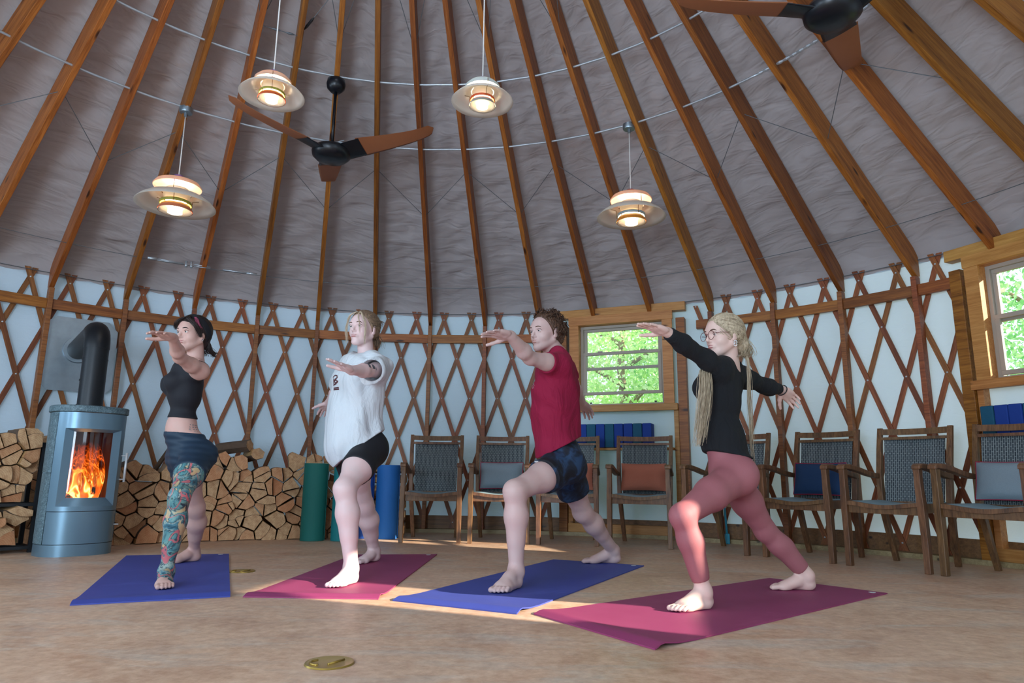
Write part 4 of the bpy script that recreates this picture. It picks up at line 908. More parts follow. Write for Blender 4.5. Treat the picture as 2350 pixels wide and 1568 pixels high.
def union(f, prims, k=.02, cuts=(), k2=None, warp=None, sub=()):
    """blend the primitives, cut the blend by half spaces (point, outward normal), merge it into f"""
    los, his = zip(*[bb(p, k+.02) for p in prims]); sl, (X, Y, Z) = f.reg(np.min(los, 0), np.max(his, 0)); shp = f.a[sl].shape
    if 0 in shp: return
    g = np.full(shp, 1., np.float32)
    for p in prims:
        lo, hi = bb(p, k+.02); s2, (x, y, z) = f.reg(lo, hi)
        q = tuple(slice(max(0, b.start-a.start), max(0, b.stop-a.start)) for a, b in zip(sl, s2)); 
        if 0 in g[q].shape: continue
        g[q] = smin(g[q], ev(p, x, y, z), k)
    if warp is not None: g = g+warp(X, Y, Z)
    for c, n in cuts: n = nv(n); g = np.maximum(g, (X-c[0])*n[0]+(Y-c[1])*n[1]+(Z-c[2])*n[2])
    for p in sub: g = np.maximum(g, -ev(p, X, Y, Z))
    f.a[sl] = smin(f.a[sl], g.astype(np.float32), k2) if k2 else np.minimum(f.a[sl], g)
def carve(f, p, k):
    lo, hi = bb(p, k+.01); sl, (X, Y, Z) = f.reg(lo, hi); d = ev(p, X, Y, Z); f.a[sl] = -smin(-f.a[sl], d, k)
def sample(f, p):
    q = (np.array(p)-f.lo)/f.h; i = np.floor(q).astype(int); i = np.clip(i, 0, np.array(f.n)-2); t = q-i; v = 0
    for a in (0, 1):
        for b in (0, 1):
            for c in (0, 1): v += f.a[i[0]+a, i[1]+b, i[2]+c]*(t[0] if a else 1-t[0])*(t[1] if b else 1-t[1])*(t[2] if c else 1-t[2])
    return v
def onskin(f, p, d, off=0., far=.06):
    """slide from p+d*far back along -d until the surface is met"""
    p = np.array(p); d = nv(d); u = far
    while u > -far and sample(f, p+d*u) > 0: u -= .0008
    return p+d*(u+off)
def nets(f):
    a = f.a; I = a < 0; n = a.shape; s = np.zeros(tuple(q-1 for q in n), np.uint8)
    for i in (0, 1):
        for j in (0, 1):
            for k in (0, 1): s += I[i:n[0]-1+i, j:n[1]-1+j, k:n[2]-1+k]
    cell = np.flatnonzero((s > 0) & (s < 8)); del s; m = tuple(q-1 for q in n); ci = np.stack(np.unravel_index(cell, m), 1)
    acc = np.zeros((len(cell), 3)); cnt = np.zeros(len(cell)); cr = [(i, j, k) for i in (0, 1) for j in (0, 1) for k in (0, 1)]
    val = {c: a[ci[:, 0]+c[0], ci[:, 1]+c[1], ci[:, 2]+c[2]] for c in cr}
    for c in cr:
        for ax in range(3):
            if c[ax]: continue
            d = list(c); d[ax] = 1; d = tuple(d); u, v = val[c], val[d]; w = (u < 0) != (v < 0); t = np.where(w, u/np.where(u == v, 1, u-v), 0)
            p = np.tile(np.array(c, float), (len(cell), 1)); p[:, ax] = t; acc[w] += p[w]; cnt[w] += 1
    V = f.lo+(ci+acc/cnt[:, None])*f.h; Q = []
    for ax in range(3):
        o1, o2 = [(1, 2), (2, 0), (0, 1)][ax]; sa = [slice(None)]*3; sb = [slice(None)]*3; sa[ax] = slice(0, n[ax]-1); sb[ax] = slice(1, n[ax])
        A_, B_ = I[tuple(sa)], I[tuple(sb)]; e = np.stack(np.nonzero(A_ != B_), 1); e = e[(e[:, o1] > 0) & (e[:, o2] > 0) & (e[:, o1] < n[o1]-1) & (e[:, o2] < n[o2]-1)]
        ins = A_[e[:, 0], e[:, 1], e[:, 2]]; q = []
        for d1, d2 in ((1, 1), (0, 1), (0, 0), (1, 0)): g = e.copy(); g[:, o1] -= d1; g[:, o2] -= d2; q.append(np.searchsorted(cell, np.ravel_multi_index((g[:, 0], g[:, 1], g[:, 2]), m)))
        q = np.stack(q, 1); q[~ins] = q[~ins][:, ::-1]; Q.append(q)
    return V, np.concatenate(Q)
def surf(name, f, mats, parent, base, mi=None, smooth=1):
    V, Q = nets(f)
    if smooth:       # one light relaxation step to even out the grid
        for _ in range(smooth):
            S = np.zeros_like(V); N = np.zeros(len(V))
            for k in range(4): np.add.at(S, Q[:, k], V[Q[:, (k+1) % 4]]+V[Q[:, k-1]]); np.add.at(N, Q[:, k], 2)
            V = V*.45+.55*S/np.maximum(N, 1)[:, None]
    W = V-np.array(base); me = bpy.data.meshes.new(name); me.vertices.add(len(W)); me.vertices.foreach_set('co', W.ravel()); me.loops.add(len(Q)*4); me.loops.foreach_set('vertex_index', Q.ravel().astype(np.int32))
    me.polygons.add(len(Q)); me.polygons.foreach_set('loop_start', np.arange(0, len(Q)*4, 4, dtype=np.int32)); me.polygons.foreach_set('loop_total', np.full(len(Q), 4, np.int32))
    me.polygons.foreach_set('use_smooth', np.ones(len(Q), bool))
    for m in mats: me.materials.append(m)
    if mi is not None: me.polygons.foreach_set('material_index', mi(V[Q].mean(1)).astype(np.int32))
    me.update(calc_edges=True); me.validate(); o = bpy.data.objects.new(name, me); COL.objects.link(o); o.parent = parent; return o
UP = np.array((0, 0, 1.))
def hand(w, d, up, side, s=1., curl=.15, spread=.12, thumb=.9):
    """palm and five fingers: w wrist, d pointing direction, up back-of-hand normal, side thumb side"""
    d = nv(d); side = nv(np.array(side)-d*np.dot(side, d)); up = nv(np.array(up)-d*np.dot(up, d)-side*np.dot(up, side)); P = lambda a, b, c: w+d*a*s+side*b*s+up*c*s; pr = []
    pr += [E_(P(.045, 0, 0), (d, side, up), (.052*s, .038*s, .0145*s)), C_(P(-.01, 0, 0), P(.03, 0, 0), .0235*s, .021*s), C_(P(.03, .022, -.002), P(.085, .029, 0), .013*s, .0105*s), C_(P(.03, -.02, -.002), P(.076, -.028, 0), .0125*s, .010*s), C_(P(.04, 0, 0), P(.088, .002, .002), .0135*s, .0105*s)]
    fl = []
    for b, L, r, a0 in ((.030, .070, .0086, .086), (.0105, .080, .0088, .092), (-.0095, .073, .0084, .088), (-.028, .057, .0074, .078)):
        dd = nv(d+side*(b/.03)*spread); p = P(a0, b, .0); c = curl*(1+.5*abs(b)/.03)*.6
        for k, fr in enumerate((.46, .31, .25)): dd = nv(dd-up*c*(k+.4)); q = p+dd*L*fr*s; fl.append(C_(p, q, r*s*(1-.08*k), r*s*(.95-.1*k))); p = q
    p = P(.012, .018, -.006); td = nv(side*thumb+d*.75-up*.25); th = []
    for k, (L, r) in enumerate(((.042, .0135), (.033, .0105), (.028, .0092))): q = p+td*L*s; th.append(C_(p, q, r*s, r*.88*s)); p = q; td = nv(td+d*.3)
    return pr, fl, th
def foot(f, ank, heel, toe, med, s=1.):
    """heel and toe are points on the mat; med is the big-toe side"""
    z0 = .007; h = np.array((heel[0], heel[1], z0)); t = np.array((toe[0], toe[1], z0)); L = np.linalg.norm(t-h); d = (t-h)/L; med = nv(np.array(med)-d*np.dot(med, d)); P = lambda a, b, c: h+d*a*L+med*b*s+UP*c*s
    pr = [C_(ank, P(.16, 0, .036), .036*s, .031*s), E_(P(.135, 0, .028), (d, med, UP), (.036*s, .028*s, .029*s)), C_(ank+d*.01, P(.42, .006, .046), .034*s, .028*s), C_(P(.40, .006, .044), P(.68, .010, .024), .027*s, .021*s), C_(P(.2, -.012, .018), P(.62, -.024, .016), .02*s, .016*s), C_(P(.55, .01, .03), P(.74, .022, .018), .022*s, .0175*s), C_(P(.6, -.01, .024), P(.72, -.018, .016), .018*s, .0145*s),
          E_(P(.70, .0, .014), (d, med, UP), (.030*s, .041*s, .015*s)), E_(ank+med*.026*s-UP*.004, (d, med, UP), (.014, .012, .014)), E_(ank-med*.026*s-UP*.012, (d, med, UP), (.014, .012, .014))]
    tl = [C_(P(.76, .028, .018), P(.955, .027, .0135), .0128*s, .0128*s)]
    for b, a, r in ((.0075, .97, .0095), (-.0095, .945, .0090), (-.0255, .905, .0086), (-.040, .855, .0082)): tl.append(C_(P(a-.20, b*.85, .018), P(a-.06, b, .021), r*s, r*s)); tl.append(C_(P(a-.06, b, .020), P(a-.005, b, .0115), r*s, r*1.02*s))
    union(f, pr, .022, cuts=[((0, 0, z0), (0, 0, -1))], k2=.02); union(f, tl, .0015, cuts=[((0, 0, z0), (0, 0, -1))], k2=.004)
def head_prims(H, fw, up, s=1., male=False):
    fw = nv(fw); up = nv(np.array(up)-fw*np.dot(up, fw)); lf = np.cross(up, fw); P = lambda a, b, c: H+(fw*a+lf*b+up*c)*s; A = (fw, lf, up)
    pr = [E_(P(-.016, 0, .030), A, (.094*s, .0745*s, .084*s)), E_(P(.030, 0, -.022), A, (.057*s, .058*s, .082*s)), E_(P(.046, 0, .035), A, (.045*s, .055*s, .05*s))]
    for b in (-1, 1):
        pr += [C_(P(-.01, b*.054, -.045), P(.058, b*.014, -.092), .017*s, .016*s), E_(P(.046, b*.036, -.028), A, (.026*s, .023*s, .024*s))]
    pr += [E_(P(.068, 0, -.094), A, (.02*s, .02*s, .016*s)), C_(P(.074, -.03, .02), P(.074, .03, .02), .0135*s)]
    nose = [C_(P(.084, 0, .012), P(.103, 0, -.026), .0068*s, .0092*s), C_(P(.09, -.009, -.032), P(.09, .009, -.032), .0072*s), C_(P(.103, 0, -.027), P(.094, 0, -.034), .0088*s, .006*s)]
    mouth = [E_(P(.078, 0, -.060), A, (.018*s, .024*s, .016*s))]
    ears = []
    for b in (-1, 1): ears += [E_(P(-.012, b*.0755, -.006), (nv(fw+lf*b*.35), nv(lf*b-fw*.35), up), (.019*s, .0065*s, .031*s)), E_(P(-.002, b*.073, -.028), A, (.009*s, .006*s, .010*s))]
    return pr, nose, mouth, ears, P, A
def eye_mats():
    t = NT('eye'); c = t.N('ShaderNodeTexCoord'); s = t.N('ShaderNodeSeparateXYZ'); t.L(c.outputs['Object'], s.inputs[0])
    m = t.N('ShaderNodeMapRange'); m.inputs[1].default_value = .0095; m.inputs[2].default_value = .0120; t.L(s.outputs[0], m.inputs[0]); r = t.ramp(m.outputs[0], [(.0, lin(196, 188, 184)), (.30, lin(52, 60, 62)), (.78, lin(6, 6, 6))], 'CONSTANT'); t.base(r).set(Roughness=.15); return t.m
EYE = eye_mats()
def skin(name, c, red=.08):
    t = NT(name); n = t.noise(t.co(), 14, 4, .6); n2 = t.noise(t.co(), 130, 3); a = tuple(max(0, q*k) for q, k in zip(c[:3], (1.03, 1-red, 1-red)))+(1,)
    t.base(t.mix(t.ramp(n.outputs[0], [(.35, (0, 0, 0, 1)), (.7, (1, 1, 1, 1))]), c, a)).set(Roughness=.52); t.b.inputs['Subsurface Weight'].default_value = .0; t.bump(n2.outputs[0], .06, .001); return t.m
def cloth(name, c, rough=.85, var=.1, sc=300): return plain(name, c, rough, bump=.15, bs=sc, var=var)
def hairmat(name, d, l):
    t = NT(name); n = t.noise(t.co((1, 1, .35)), 110, 3, .6); n2 = t.noise(t.co(), 16, 3); g_ = t.N('ShaderNodeNewGeometry'); t.base(t.mix(.55, t.ramp(n.outputs[0], [(.35, d), (.65, l)]), t.mix(g_.outputs['Random Per Island'], d, l))).set(Roughness=.5); t.bump(n.outputs[0], .7, .004); return t.m
def torso(J, q, male):
    """trunk primitives from the joints; q = widths"""
    lat = nv(J['shL']-J['shR']); lath = nv(J['hipL']-J['hipR']); up = nv(J['neck']-J['pel']); lat = nv(lat-up*np.dot(lat, up)); lath = nv(lath-up*np.dot(lath, up)); fr = np.cross(lat, up); frh = np.cross(lath, up)
    # front of the chest: left x up
    P = []
    m = lambda a: (nv(lat*a+lath*(1-a)), nv(fr*a+frh*(1-a)), up)
    A1, A0, Ah = m(1), m(0), m(.5)
    P.append(E_(J['pel'], A0, (q['hip'], q['hipd'], .115))); P.append(E_((J['hipL']+J['hipR'])/2-up*.01, A0, (q['hip']*1.02, q['hipd']*1.0, .09)))
    for s in (-1, 1): P.append(E_((J['hipL'] if s > 0 else J['hipR'])-A0[1]*.045+UP*.015, A0, (.082*q['g'], .082*q['g'], .095*q['g'])))
    P.append(E_(J['waist'], Ah, (q['waist'], q['waistd'], .13))); P.append(E_(J['chest'], A1, (q['chest'], q['chestd'], .155)))
    c2 = J['chest']+up*.09; P.append(E_(c2, A1, (q['chest']*1.0, q['chestd']*.9, .10)))
    for s, j in ((1, 'shL'), (-1, 'shR')): P.append(C_(J[j], c2+up*.01+A1[0]*s*.05, q['sh'], .06))
    return P, A1, A0, up
def limb(a, b, c, r):
    """two-segment limb with bulges; r = radii (root, mid1, joint, bulge, end)"""
    m1 = a+(b-a)*.45; m2 = b+(c-b)*.32
    return [C_(a, m1, r[0], r[1]), C_(m1, b, r[1], r[2]), C_(b, m2, r[2], r[3]), C_(m2, c, r[3], r[4])]
PIECES = {}
def person(name_lab, J, cfg):
    J = {k: np.array(v, float) for k, v in J.items()}; male = cfg.get('male', False); s = cfg.get('s', 1.); ls = cfg.get('ls', 1.)
    base = ((J['ankL'][0]+J['ankR'][0])/2, (J['ankL'][1]+J['ankR'][1])/2, 0.)
    root = thing('person', name_lab, 'person', base, 0, 'people in a lunge on the mats')
    pts = np.array(list(J.values())+[J['heelL'], J['heelR']] if 'heelL' in J else list(J.values())); lo = pts.min(0)-.16; hi = pts.max(0)+.16; lo[2] = -.02; hi[2] = pts[:, 2].max()+.16
    f = F(lo, hi, cfg.get('h', .0042)); T, A1, A0, up = torso(J, cfg['q'], male)
    k = .035; union(f, T, k)
    # legs
    kb = cfg.get('kb', .0)
    lr = [r*ls for r in ((.090, .077, .050, .049, .033) if not male else (.086, .075, .053, .051, .036))]
    legs = {}
    for S in 'LR':
        h, n, a = J['hip'+S], J['kne'+S], J['ank'+S]; pr = limb(h, n, a, lr); sh = nv(a-n); back = nv(h-n)-sh*np.dot(nv(h-n), sh)
        if np.linalg.norm(back) > .3: back = nv(back)
        else: back = nv(np.array(cfg['back'+S])-sh*np.dot(cfg['back'+S], sh))
        pr.append(C_(n+sh*.05+back*.010, n+sh*.13+back*.016, .032*ls, .042*ls)); pr.append(C_(n+sh*.13+back*.016, n+sh*.25+back*.006, .042*ls, .032*ls)); pr.append(E_(n-back*.020, (sh, back, np.cross(sh, back)), (.038*ls, .032*ls, .034*ls)))
        legs[S] = pr; union(f, pr, .04, k2=.04)
        foot(f, a, J['heel'+S], J['toe'+S], cfg['med'+S], s)
    ar = [r*cfg.get('as', 1.) for r in ((.046, .043, .034, .037, .0235) if not male else (.052, .049, .038, .042, .027))]
    arms = {}
    for S in 'LR':
        pr = limb(J['sh'+S], J['el'+S], J['wr'+S], ar); arms[S] = pr; union(f, pr, .022, k2=.04 if not male else .035)
        d = J['tip'+S]-J['wr'+S]; P1, P2, P3 = hand(J['wr'+S], d, cfg.get('up'+S, (0, 0, 1)), cfg['th'+S], cfg.get('hs', 1.), *cfg.get('hand'+S, (.15, .12)))
        union(f, P1, .012, k2=.012); union(f, P2, .004, k2=.005); union(f, P3, .006, k2=.008)
    # neck and head
    hp, nose, mouth, ears, HP, HA = head_prims(J['head'], cfg['face'], cfg.get('hup', (0, 0, 1)), cfg.get('hds', 1.), male)
    nr = .047 if not male else .056; nk = [C_(J['neck']-up*.04, HP(-.022, 0, -.055), nr*1.08, nr)]+[C_(J['neck']-up*.005, J['neck']-up*.03+A1[0]*sg*.09, .036, .03) for sg in (1, -1)]
    if cfg.get('bust'):
        B = [E_(J['chest']+up*.035+A1[0]*sg*.062+A1[1]*(cfg['q']['chestd']-.012), A1, tuple(np.array((.058, .05, .056))*cfg.get('bs', 1.))) for sg in (1, -1)]; union(f, B, .02, k2=.025); T = T+B
    union(f, nk, .02, k2=.03); union(f, hp, .022, k2=.018); union(f, nose, .006, k2=.008); union(f, mouth, .01, k2=.012); union(f, ears, .004, k2=.005)
    for b in (-1, 1): carve(f, E_(HP(.092, b*.030, .001), HA, (.012, .016, .0095)), .008)
    lids = []
    for b in (-1, 1): lids += [C_(HP(.0815, b*.019, .0055), HP(.084, b*.031, .0095), .0034), C_(HP(.084, b*.031, .0095), HP(.074, b*.044, .004), .0034), C_(HP(.0815, b*.020, -.0065), HP(.080, b*.042, -.006), .003)]
    union(f, lids, .004, k2=.004)
    mats = cfg['skin']; o = surf('body', f, mats, root, base, cfg.get('mi') and (lambda c: cfg['mi'](c, J)), smooth=1)
    hs = cfg.get('hds', 1.)
    for b in (-1, 1):
        mb = MB(); mb.lathe([(0, -.0118)]+[(.0118*math.cos(a), .0118*math.sin(a)) for a in [-PI/2+i*PI/16 for i in range(1, 16)]]+[(0, .0118)], 16)
        mb.v = [(z, x, y) for x, y, z in mb.v]; e = mb.build('eye', EYE, o, smooth=True); g = nv(np.array(HA[0])+HA[1]*cfg.get('gaze', 0)); l2 = np.cross(HA[2], g); p = HP(.0735, b*.031, .0015)-np.array(base)
        e.matrix_local = Matrix(((g[0], l2[0], HA[2][0], p[0]), (g[1], l2[1], HA[2][1], p[1]), (g[2], l2[2], HA[2][2], p[2]), (0, 0, 0, 1)))
        mb = MB(); bw = cfg.get('brow', (.0032, .0)); sd = nv(HA[0]+HA[1]*b*.35); pts = [onskin(f, HP(.08, b*y_, z_), sd, .0002)-base for y_, z_ in ((.011, .0225), (.019, .0245), (.028, .0255), (.036, .0248), (.043, .0222), (.048, .0185))]; mb.tube(pts, [bw[0]*.7, bw[0], bw[0], bw[0]*.9, bw[0]*.7, bw[0]*.3], 8); mb.build('eyebrow', cfg['browmat'], o, smooth=True)
    for b in (-1, 1):
        mb = MB(); sd = nv(HA[0]+HA[1]*b*.4); pts = [onskin(f, HP(.07, b*y_, z_), sd, .0004)-base for y_, z_ in ((.0165, .0045), (.022, .0095), (.030, .0115), (.038, .0100), (.0455, .0045))]; mb.tube(pts, [.0006, .0011, .0014, .0015, .0008], 6); mb.build('eyelash', cfg['lashmat'] if 'lashmat' in cfg else DARKBROW, o, smooth=True)
    mb = MB()
    for zz, r, w in ((-.0555, .0038, .021), (-.0645, .0052, .019)): mb.tube([onskin(f, HP(.08, t_*w, zz+(.0015 if abs(t_) < .5 and zz > -.06 else 0)), HA[0], -r*.45)-base for t_ in (-1, -.6, -.2, .2, .6, 1)], [r*.35, r*.85, r, r, r*.85, r*.35], 10)
    mb.build('lips', cfg['lip'], o, smooth=True)
    return dict(root=root, body=o, base=base, J=J, T=T, A1=A1, A0=A0, up=up, legs=legs, arms=arms, HP=HP, HA=HA, ears=ears, nk=nk, lo=lo, hi=hi, cfg=cfg)
def folds(amp, dirs):
    def w(X, Y, Z):
        g = 0
        for d, fr, ph, a in dirs: u = X*d[0]+Y*d[1]+Z*d[2]; g = g+a*np.sin(u*fr+ph+1.4*np.sin(X*11+Z*5+ph)+1.1*np.sin(Y*9-Z*7))
        return (amp*g).astype(np.float32)
    return w
def garment(R, name, groups, mat, h=.005, k2=.012, mi=None, mats=None):
    f = F(R['lo'], R['hi'], h)
    for g in groups: union(f, g[0], g[1], g[2] if len(g) > 2 else (), k2, g[3] if len(g) > 3 else None, g[4] if len(g) > 4 else ())
    return surf(name, f, mats or [mat], R['root'], R['base'], mi)
def strands(R, name, bundles, mat, n, seed, r=.0016, par=None):
    """tapered locks: each bundle is (points, spread, count)"""
    rg = random.Random(seed)
    for pts, sp, cnt in bundles:
        mb = MB(); pts = [np.array(p) for p in pts]
        for _ in range(cnt):
            a, b = rg.gauss(0, 1), rg.gauss(0, 1); c = rg.uniform(-.4, 1); ph = rg.uniform(0, 6); L = rg.uniform(.8, 1.0); out = []; m = max(4, int(len(pts)*3*L))
            for i in range(m+1):
                u = i/m*L*(len(pts)-1); j = min(int(u), len(pts)-2); v = u-j; p0 = pts[max(j-1, 0)]; p1 = pts[j]; p2 = pts[j+1]; p3 = pts[min(j+2, len(pts)-1)]
                p = .5*((2*p1)+(p2-p0)*v+(2*p0-5*p1+4*p2-p3)*v*v+(3*p1-p0-3*p2+p3)*v**3); s_ = sp*(.35+.65*min(1, i/m*1.6)); w = np.array((a*s_+.003*math.sin(i*.9+ph), b*s_+.003*math.cos(i*.8+ph), c*sp*.3)); out.append(Vector(p+w-np.array(R['base'])))
            mb.tube(out, [max(.0003, r*(1.1-.8*i/m)) for i in range(m+1)], 4, caps=False)
        mb.build(name, mat, par or R['root'], smooth=True)

def comb(R, name, mat, g, start, ends, n, seed, r=.0016):
    """hair combed over the skull: strands run from the hairline to a gathering point"""
    rg = random.Random(seed); mb = MB(); HP = R['HP']; rad = np.array((.094+g, .0745+g, .084+g)); c0 = np.array((-.018, 0, .030))
    for _ in range(n):
        t = rg.uniform(-1, 1); a = np.array(start(t)); e = np.array(ends)+np.array((0, rg.gauss(0, .012), rg.gauss(0, .012))); u = (a-c0)/rad; v = (e-c0)/rad; u /= np.linalg.norm(u); v /= np.linalg.norm(v)
        om = math.acos(max(-1, min(1, u@v))); pts = []
        for i in range(12):
            k = i/11; q = (math.sin((1-k)*om)*u+math.sin(k*om)*v)/max(math.sin(om), 1e-4); q = c0+q*(rad+.001+.0025*rg.random()*(1 if 0 < i < 11 else 0)-(.006 if i == 0 else 0)); pts.append(Vector(HP(*q)-R['base']))
        mb.tube(pts, [r*.5]+[r]*10+[r*.6], 4, caps=False)
    return mb.build(name, mat, R['root'], smooth=True)
from mathutils.bvhtree import BVHTree
def decal(R, obj, name, strokes, mat, c, ex, ey, w, off=.0016):
    """painted strokes (2D polylines, metres) laid on the surface of obj around the world point c"""
    me = obj.data; b = R['base']; T = BVHTree.FromPolygons([v.co for v in me.vertices], [p.vertices for p in me.polygons]); ex = Vector(nv(ex)); ey = Vector(nv(ey)); n = ex.cross(ey); mb = MB(); c = Vector(np.array(c)-b)
    for st in strokes:
        P = []
        for (x0, y0), (x1, y1) in zip(st[:-1], st[1:]):
            m = max(1, int(math.hypot(x1-x0, y1-y0)/.004)); P += [(x0+(x1-x0)*i/m, y0+(y1-y0)*i/m) for i in range(m)]
        P.append(st[-1]); rows = []
        for i, (x, y) in enumerate(P):
            a = P[max(0, i-1)]; d = P[min(len(P)-1, i+1)]; tx, ty = d[0]-a[0], d[1]-a[1]; l = math.hypot(tx, ty) or 1; nx, ny = -ty/l*w/2, tx/l*w/2; row = []
            for s in (-1, 1):
                o = c+ex*(x+nx*s)+ey*(y+ny*s)+n*.25; hit = T.ray_cast(o, -n)
                if hit[0] is None: break
                row.append(hit[0]+n*off)
            if len(row) == 2: rows.append(row)
        if len(rows) > 1: mb.grid(rows)
    return mb.build(name, mat, R['root'])
def crease(t, sc=7., dist=.03, st=.8, stretch=(1, 1, .35)):
    """adds soft wrinkles to a cloth material"""
    n = t.noise(t.co(stretch, rot=(.3, .5, 0)), sc, 4, .55, 1.2); b = t.N('ShaderNodeBump'); b.inputs['Strength'].default_value = st; b.inputs['Distance'].default_value = dist; t.L(n.outputs[0], b.inputs['Height']); t.L(b.outputs[0], t.b.inputs['Normal'])
def cloth2(name, c, rough=.85, **kw):
    t = NT(name); n = t.noise(t.co(), 260, 2); t.base(t.mix(n.outputs[0], tuple(q*.93 for q in c[:3])+(1,), c)).set(Roughness=rough); crease(t, **kw); return t.m
J_P1 = dict(toeL=(-1.699, 3.531, 0.000), ankL=(-1.786, 3.740, 0.063), kneL=(-1.748, 3.700, 0.450), hipL=(-1.821, 4.020, 0.661), hipR=(-1.980, 4.170, 0.664), kneR=(-1.977, 4.420, 0.359), ankR=(-2.083, 4.700, 0.040), toeR=(-2.188, 4.504, 0.000), pel=(-1.911, 4.100, 0.714), waist=(-1.967, 4.100, 0.829), chest=(-1.968, 4.100, 1.064), neck=(-1.919, 4.100, 1.237), shL=(-1.830, 3.970, 1.160), shR=(-2.015, 4.240, 1.204), elL=(-1.845, 3.740, 1.203), wrL=(-1.789, 3.530, 1.272), tipL=(-1.801, 3.400, 1.275), head=(-1.935, 4.060, 1.397), heelL=(-1.855, 3.953, 0.000), heelR=(-2.039, 4.694, 0.000), elR=(-2.111, 4.482, 1.184), wrR=(-2.196, 4.696, 1.184), tipR=(-2.259, 4.854, 1.184))
J_P2 = dict(toeL=(-0.861, 3.610, 0.000), ankL=(-0.856, 3.820, 0.102), kneL=(-0.909, 3.840, 0.496), hipL=(-0.850, 4.130, 0.713), hipR=(-0.997, 4.250, 0.708), kneR=(-0.936, 4.500, 0.380), ankR=(-0.911, 4.750, 0.063), toeR=(-0.988, 4.538, 0.000), pel=(-0.928, 4.200, 0.767), waist=(-0.948, 4.200, 0.899), chest=(-0.933, 4.200, 1.114), neck=(-0.905, 4.200, 1.306), shL=(-0.790, 4.080, 1.198), shR=(-1.025, 4.300, 1.235), elL=(-0.809, 3.820, 1.150), wrL=(-0.857, 3.600, 1.119), tipL=(-0.916, 3.460, 1.146), elR=(-1.148, 4.500, 1.128), wrR=(-1.260, 4.700, 1.055), tipR=(-1.324, 4.820, 0.990), head=(-0.926, 4.160, 1.459), heelL=(-0.846, 3.928, 0.000), heelR=(-0.880, 4.817, 0.000))
J_P3 = dict(toeL=(-0.061, 3.507, 0.000), ankL=(0.020, 3.750, 0.091), kneL=(0.025, 3.720, 0.495), hipL=(0.300, 4.050, 0.629), hipR=(0.331, 4.250, 0.624), kneR=(0.464, 4.480, 0.352), ankR=(0.668, 4.730, 0.081), toeR=(0.462, 4.766, 0.000), pel=(0.308, 4.150, 0.687), waist=(0.272, 4.150, 0.855), chest=(0.267, 4.120, 1.103), neck=(0.289, 4.120, 1.324), shL=(0.279, 3.980, 1.220), shR=(0.342, 4.280, 1.291), elL=(0.102, 3.800, 1.229), wrL=(-0.012, 3.600, 1.317), tipL=(-0.159, 3.470, 1.312), elR=(0.409, 4.480, 1.165), wrR=(0.478, 4.660, 1.078), tipR=(0.542, 4.760, 1.010), head=(0.204, 4.080, 1.432), heelL=(0.057, 3.751, 0.000), heelR=(0.764, 4.814, 0.000))
J_P4 = dict(toeL=(0.701, 3.100, 0.000), ankL=(0.857, 3.190, 0.091), kneL=(0.774, 3.160, 0.408), hipL=(1.093, 3.420, 0.575), hipR=(1.152, 3.620, 0.575), kneR=(1.347, 3.720, 0.306), ankR=(1.548, 3.760, 0.057), toeR=(1.339, 3.750, 0.000), pel=(1.106, 3.500, 0.624), waist=(1.075, 3.500, 0.766), chest=(1.079, 3.500, 0.988), neck=(1.134, 3.500, 1.170), shL=(1.042, 3.380, 1.110), shR=(1.233, 3.640, 1.111), elL=(0.863, 3.240, 1.188), wrL=(0.722, 3.120, 1.243), tipL=(0.568, 3.020, 1.269), elR=(1.390, 3.740, 1.079), wrR=(1.532, 3.840, 1.074), tipR=(1.619, 3.900, 1.019), head=(1.094, 3.460, 1.296), heelL=(0.943, 3.240, 0.000), heelR=(1.599, 3.739, 0.000))
def upd(d, **k): d.update(k); return d
upd(J_P1, toeL=(-1.70, 3.53, 0), heelL=(-1.80, 3.75, 0), ankL=(-1.787, 3.722, .072), heelR=(-2.04, 4.69, 0), toeR=(-2.18, 4.50, 0), ankR=(-2.072, 4.665, .07))
upd(J_P2, toeL=(-.905, 3.63, 0), heelL=(-.83, 3.86, 0), ankL=(-.848, 3.822, .085), heelR=(-.885, 4.79, 0), toeR=(-.99, 4.58, 0), ankR=(-.908, 4.757, .075))
upd(J_P3, toeL=(-.07, 3.52, 0), heelL=(.05, 3.76, 0), ankL=(.035, 3.735, .09), heelR=(.745, 4.79, 0), toeR=(.48, 4.77, 0), ankR=(.70, 4.783, .088))
upd(J_P4, toeL=(.70, 3.105, 0), heelL=(.905, 3.225, 0), ankL=(.868, 3.202, .08), heelR=(1.595, 3.74, 0), toeR=(1.36, 3.75, 0), ankR=(1.56, 3.742, .078))
QF = dict(hip=.150, hipd=.100, waist=.118, waistd=.085, chest=.130, chestd=.090, sh=.046, g=.95)
LIPF = plain('lip_rose', lin(184, 120, 118), .45); LIPM = plain('lip_male', lin(182, 132, 124), .5)
DARKBROW = plain('dark_brow', lin(48, 36, 34), .8); MIDBROW = plain('brown_brow', lin(98, 74, 60), .8)
def cutat(a, b, t): a, b = np.array(a), np.array(b); return [(a+(b-a)*t, b-a)]
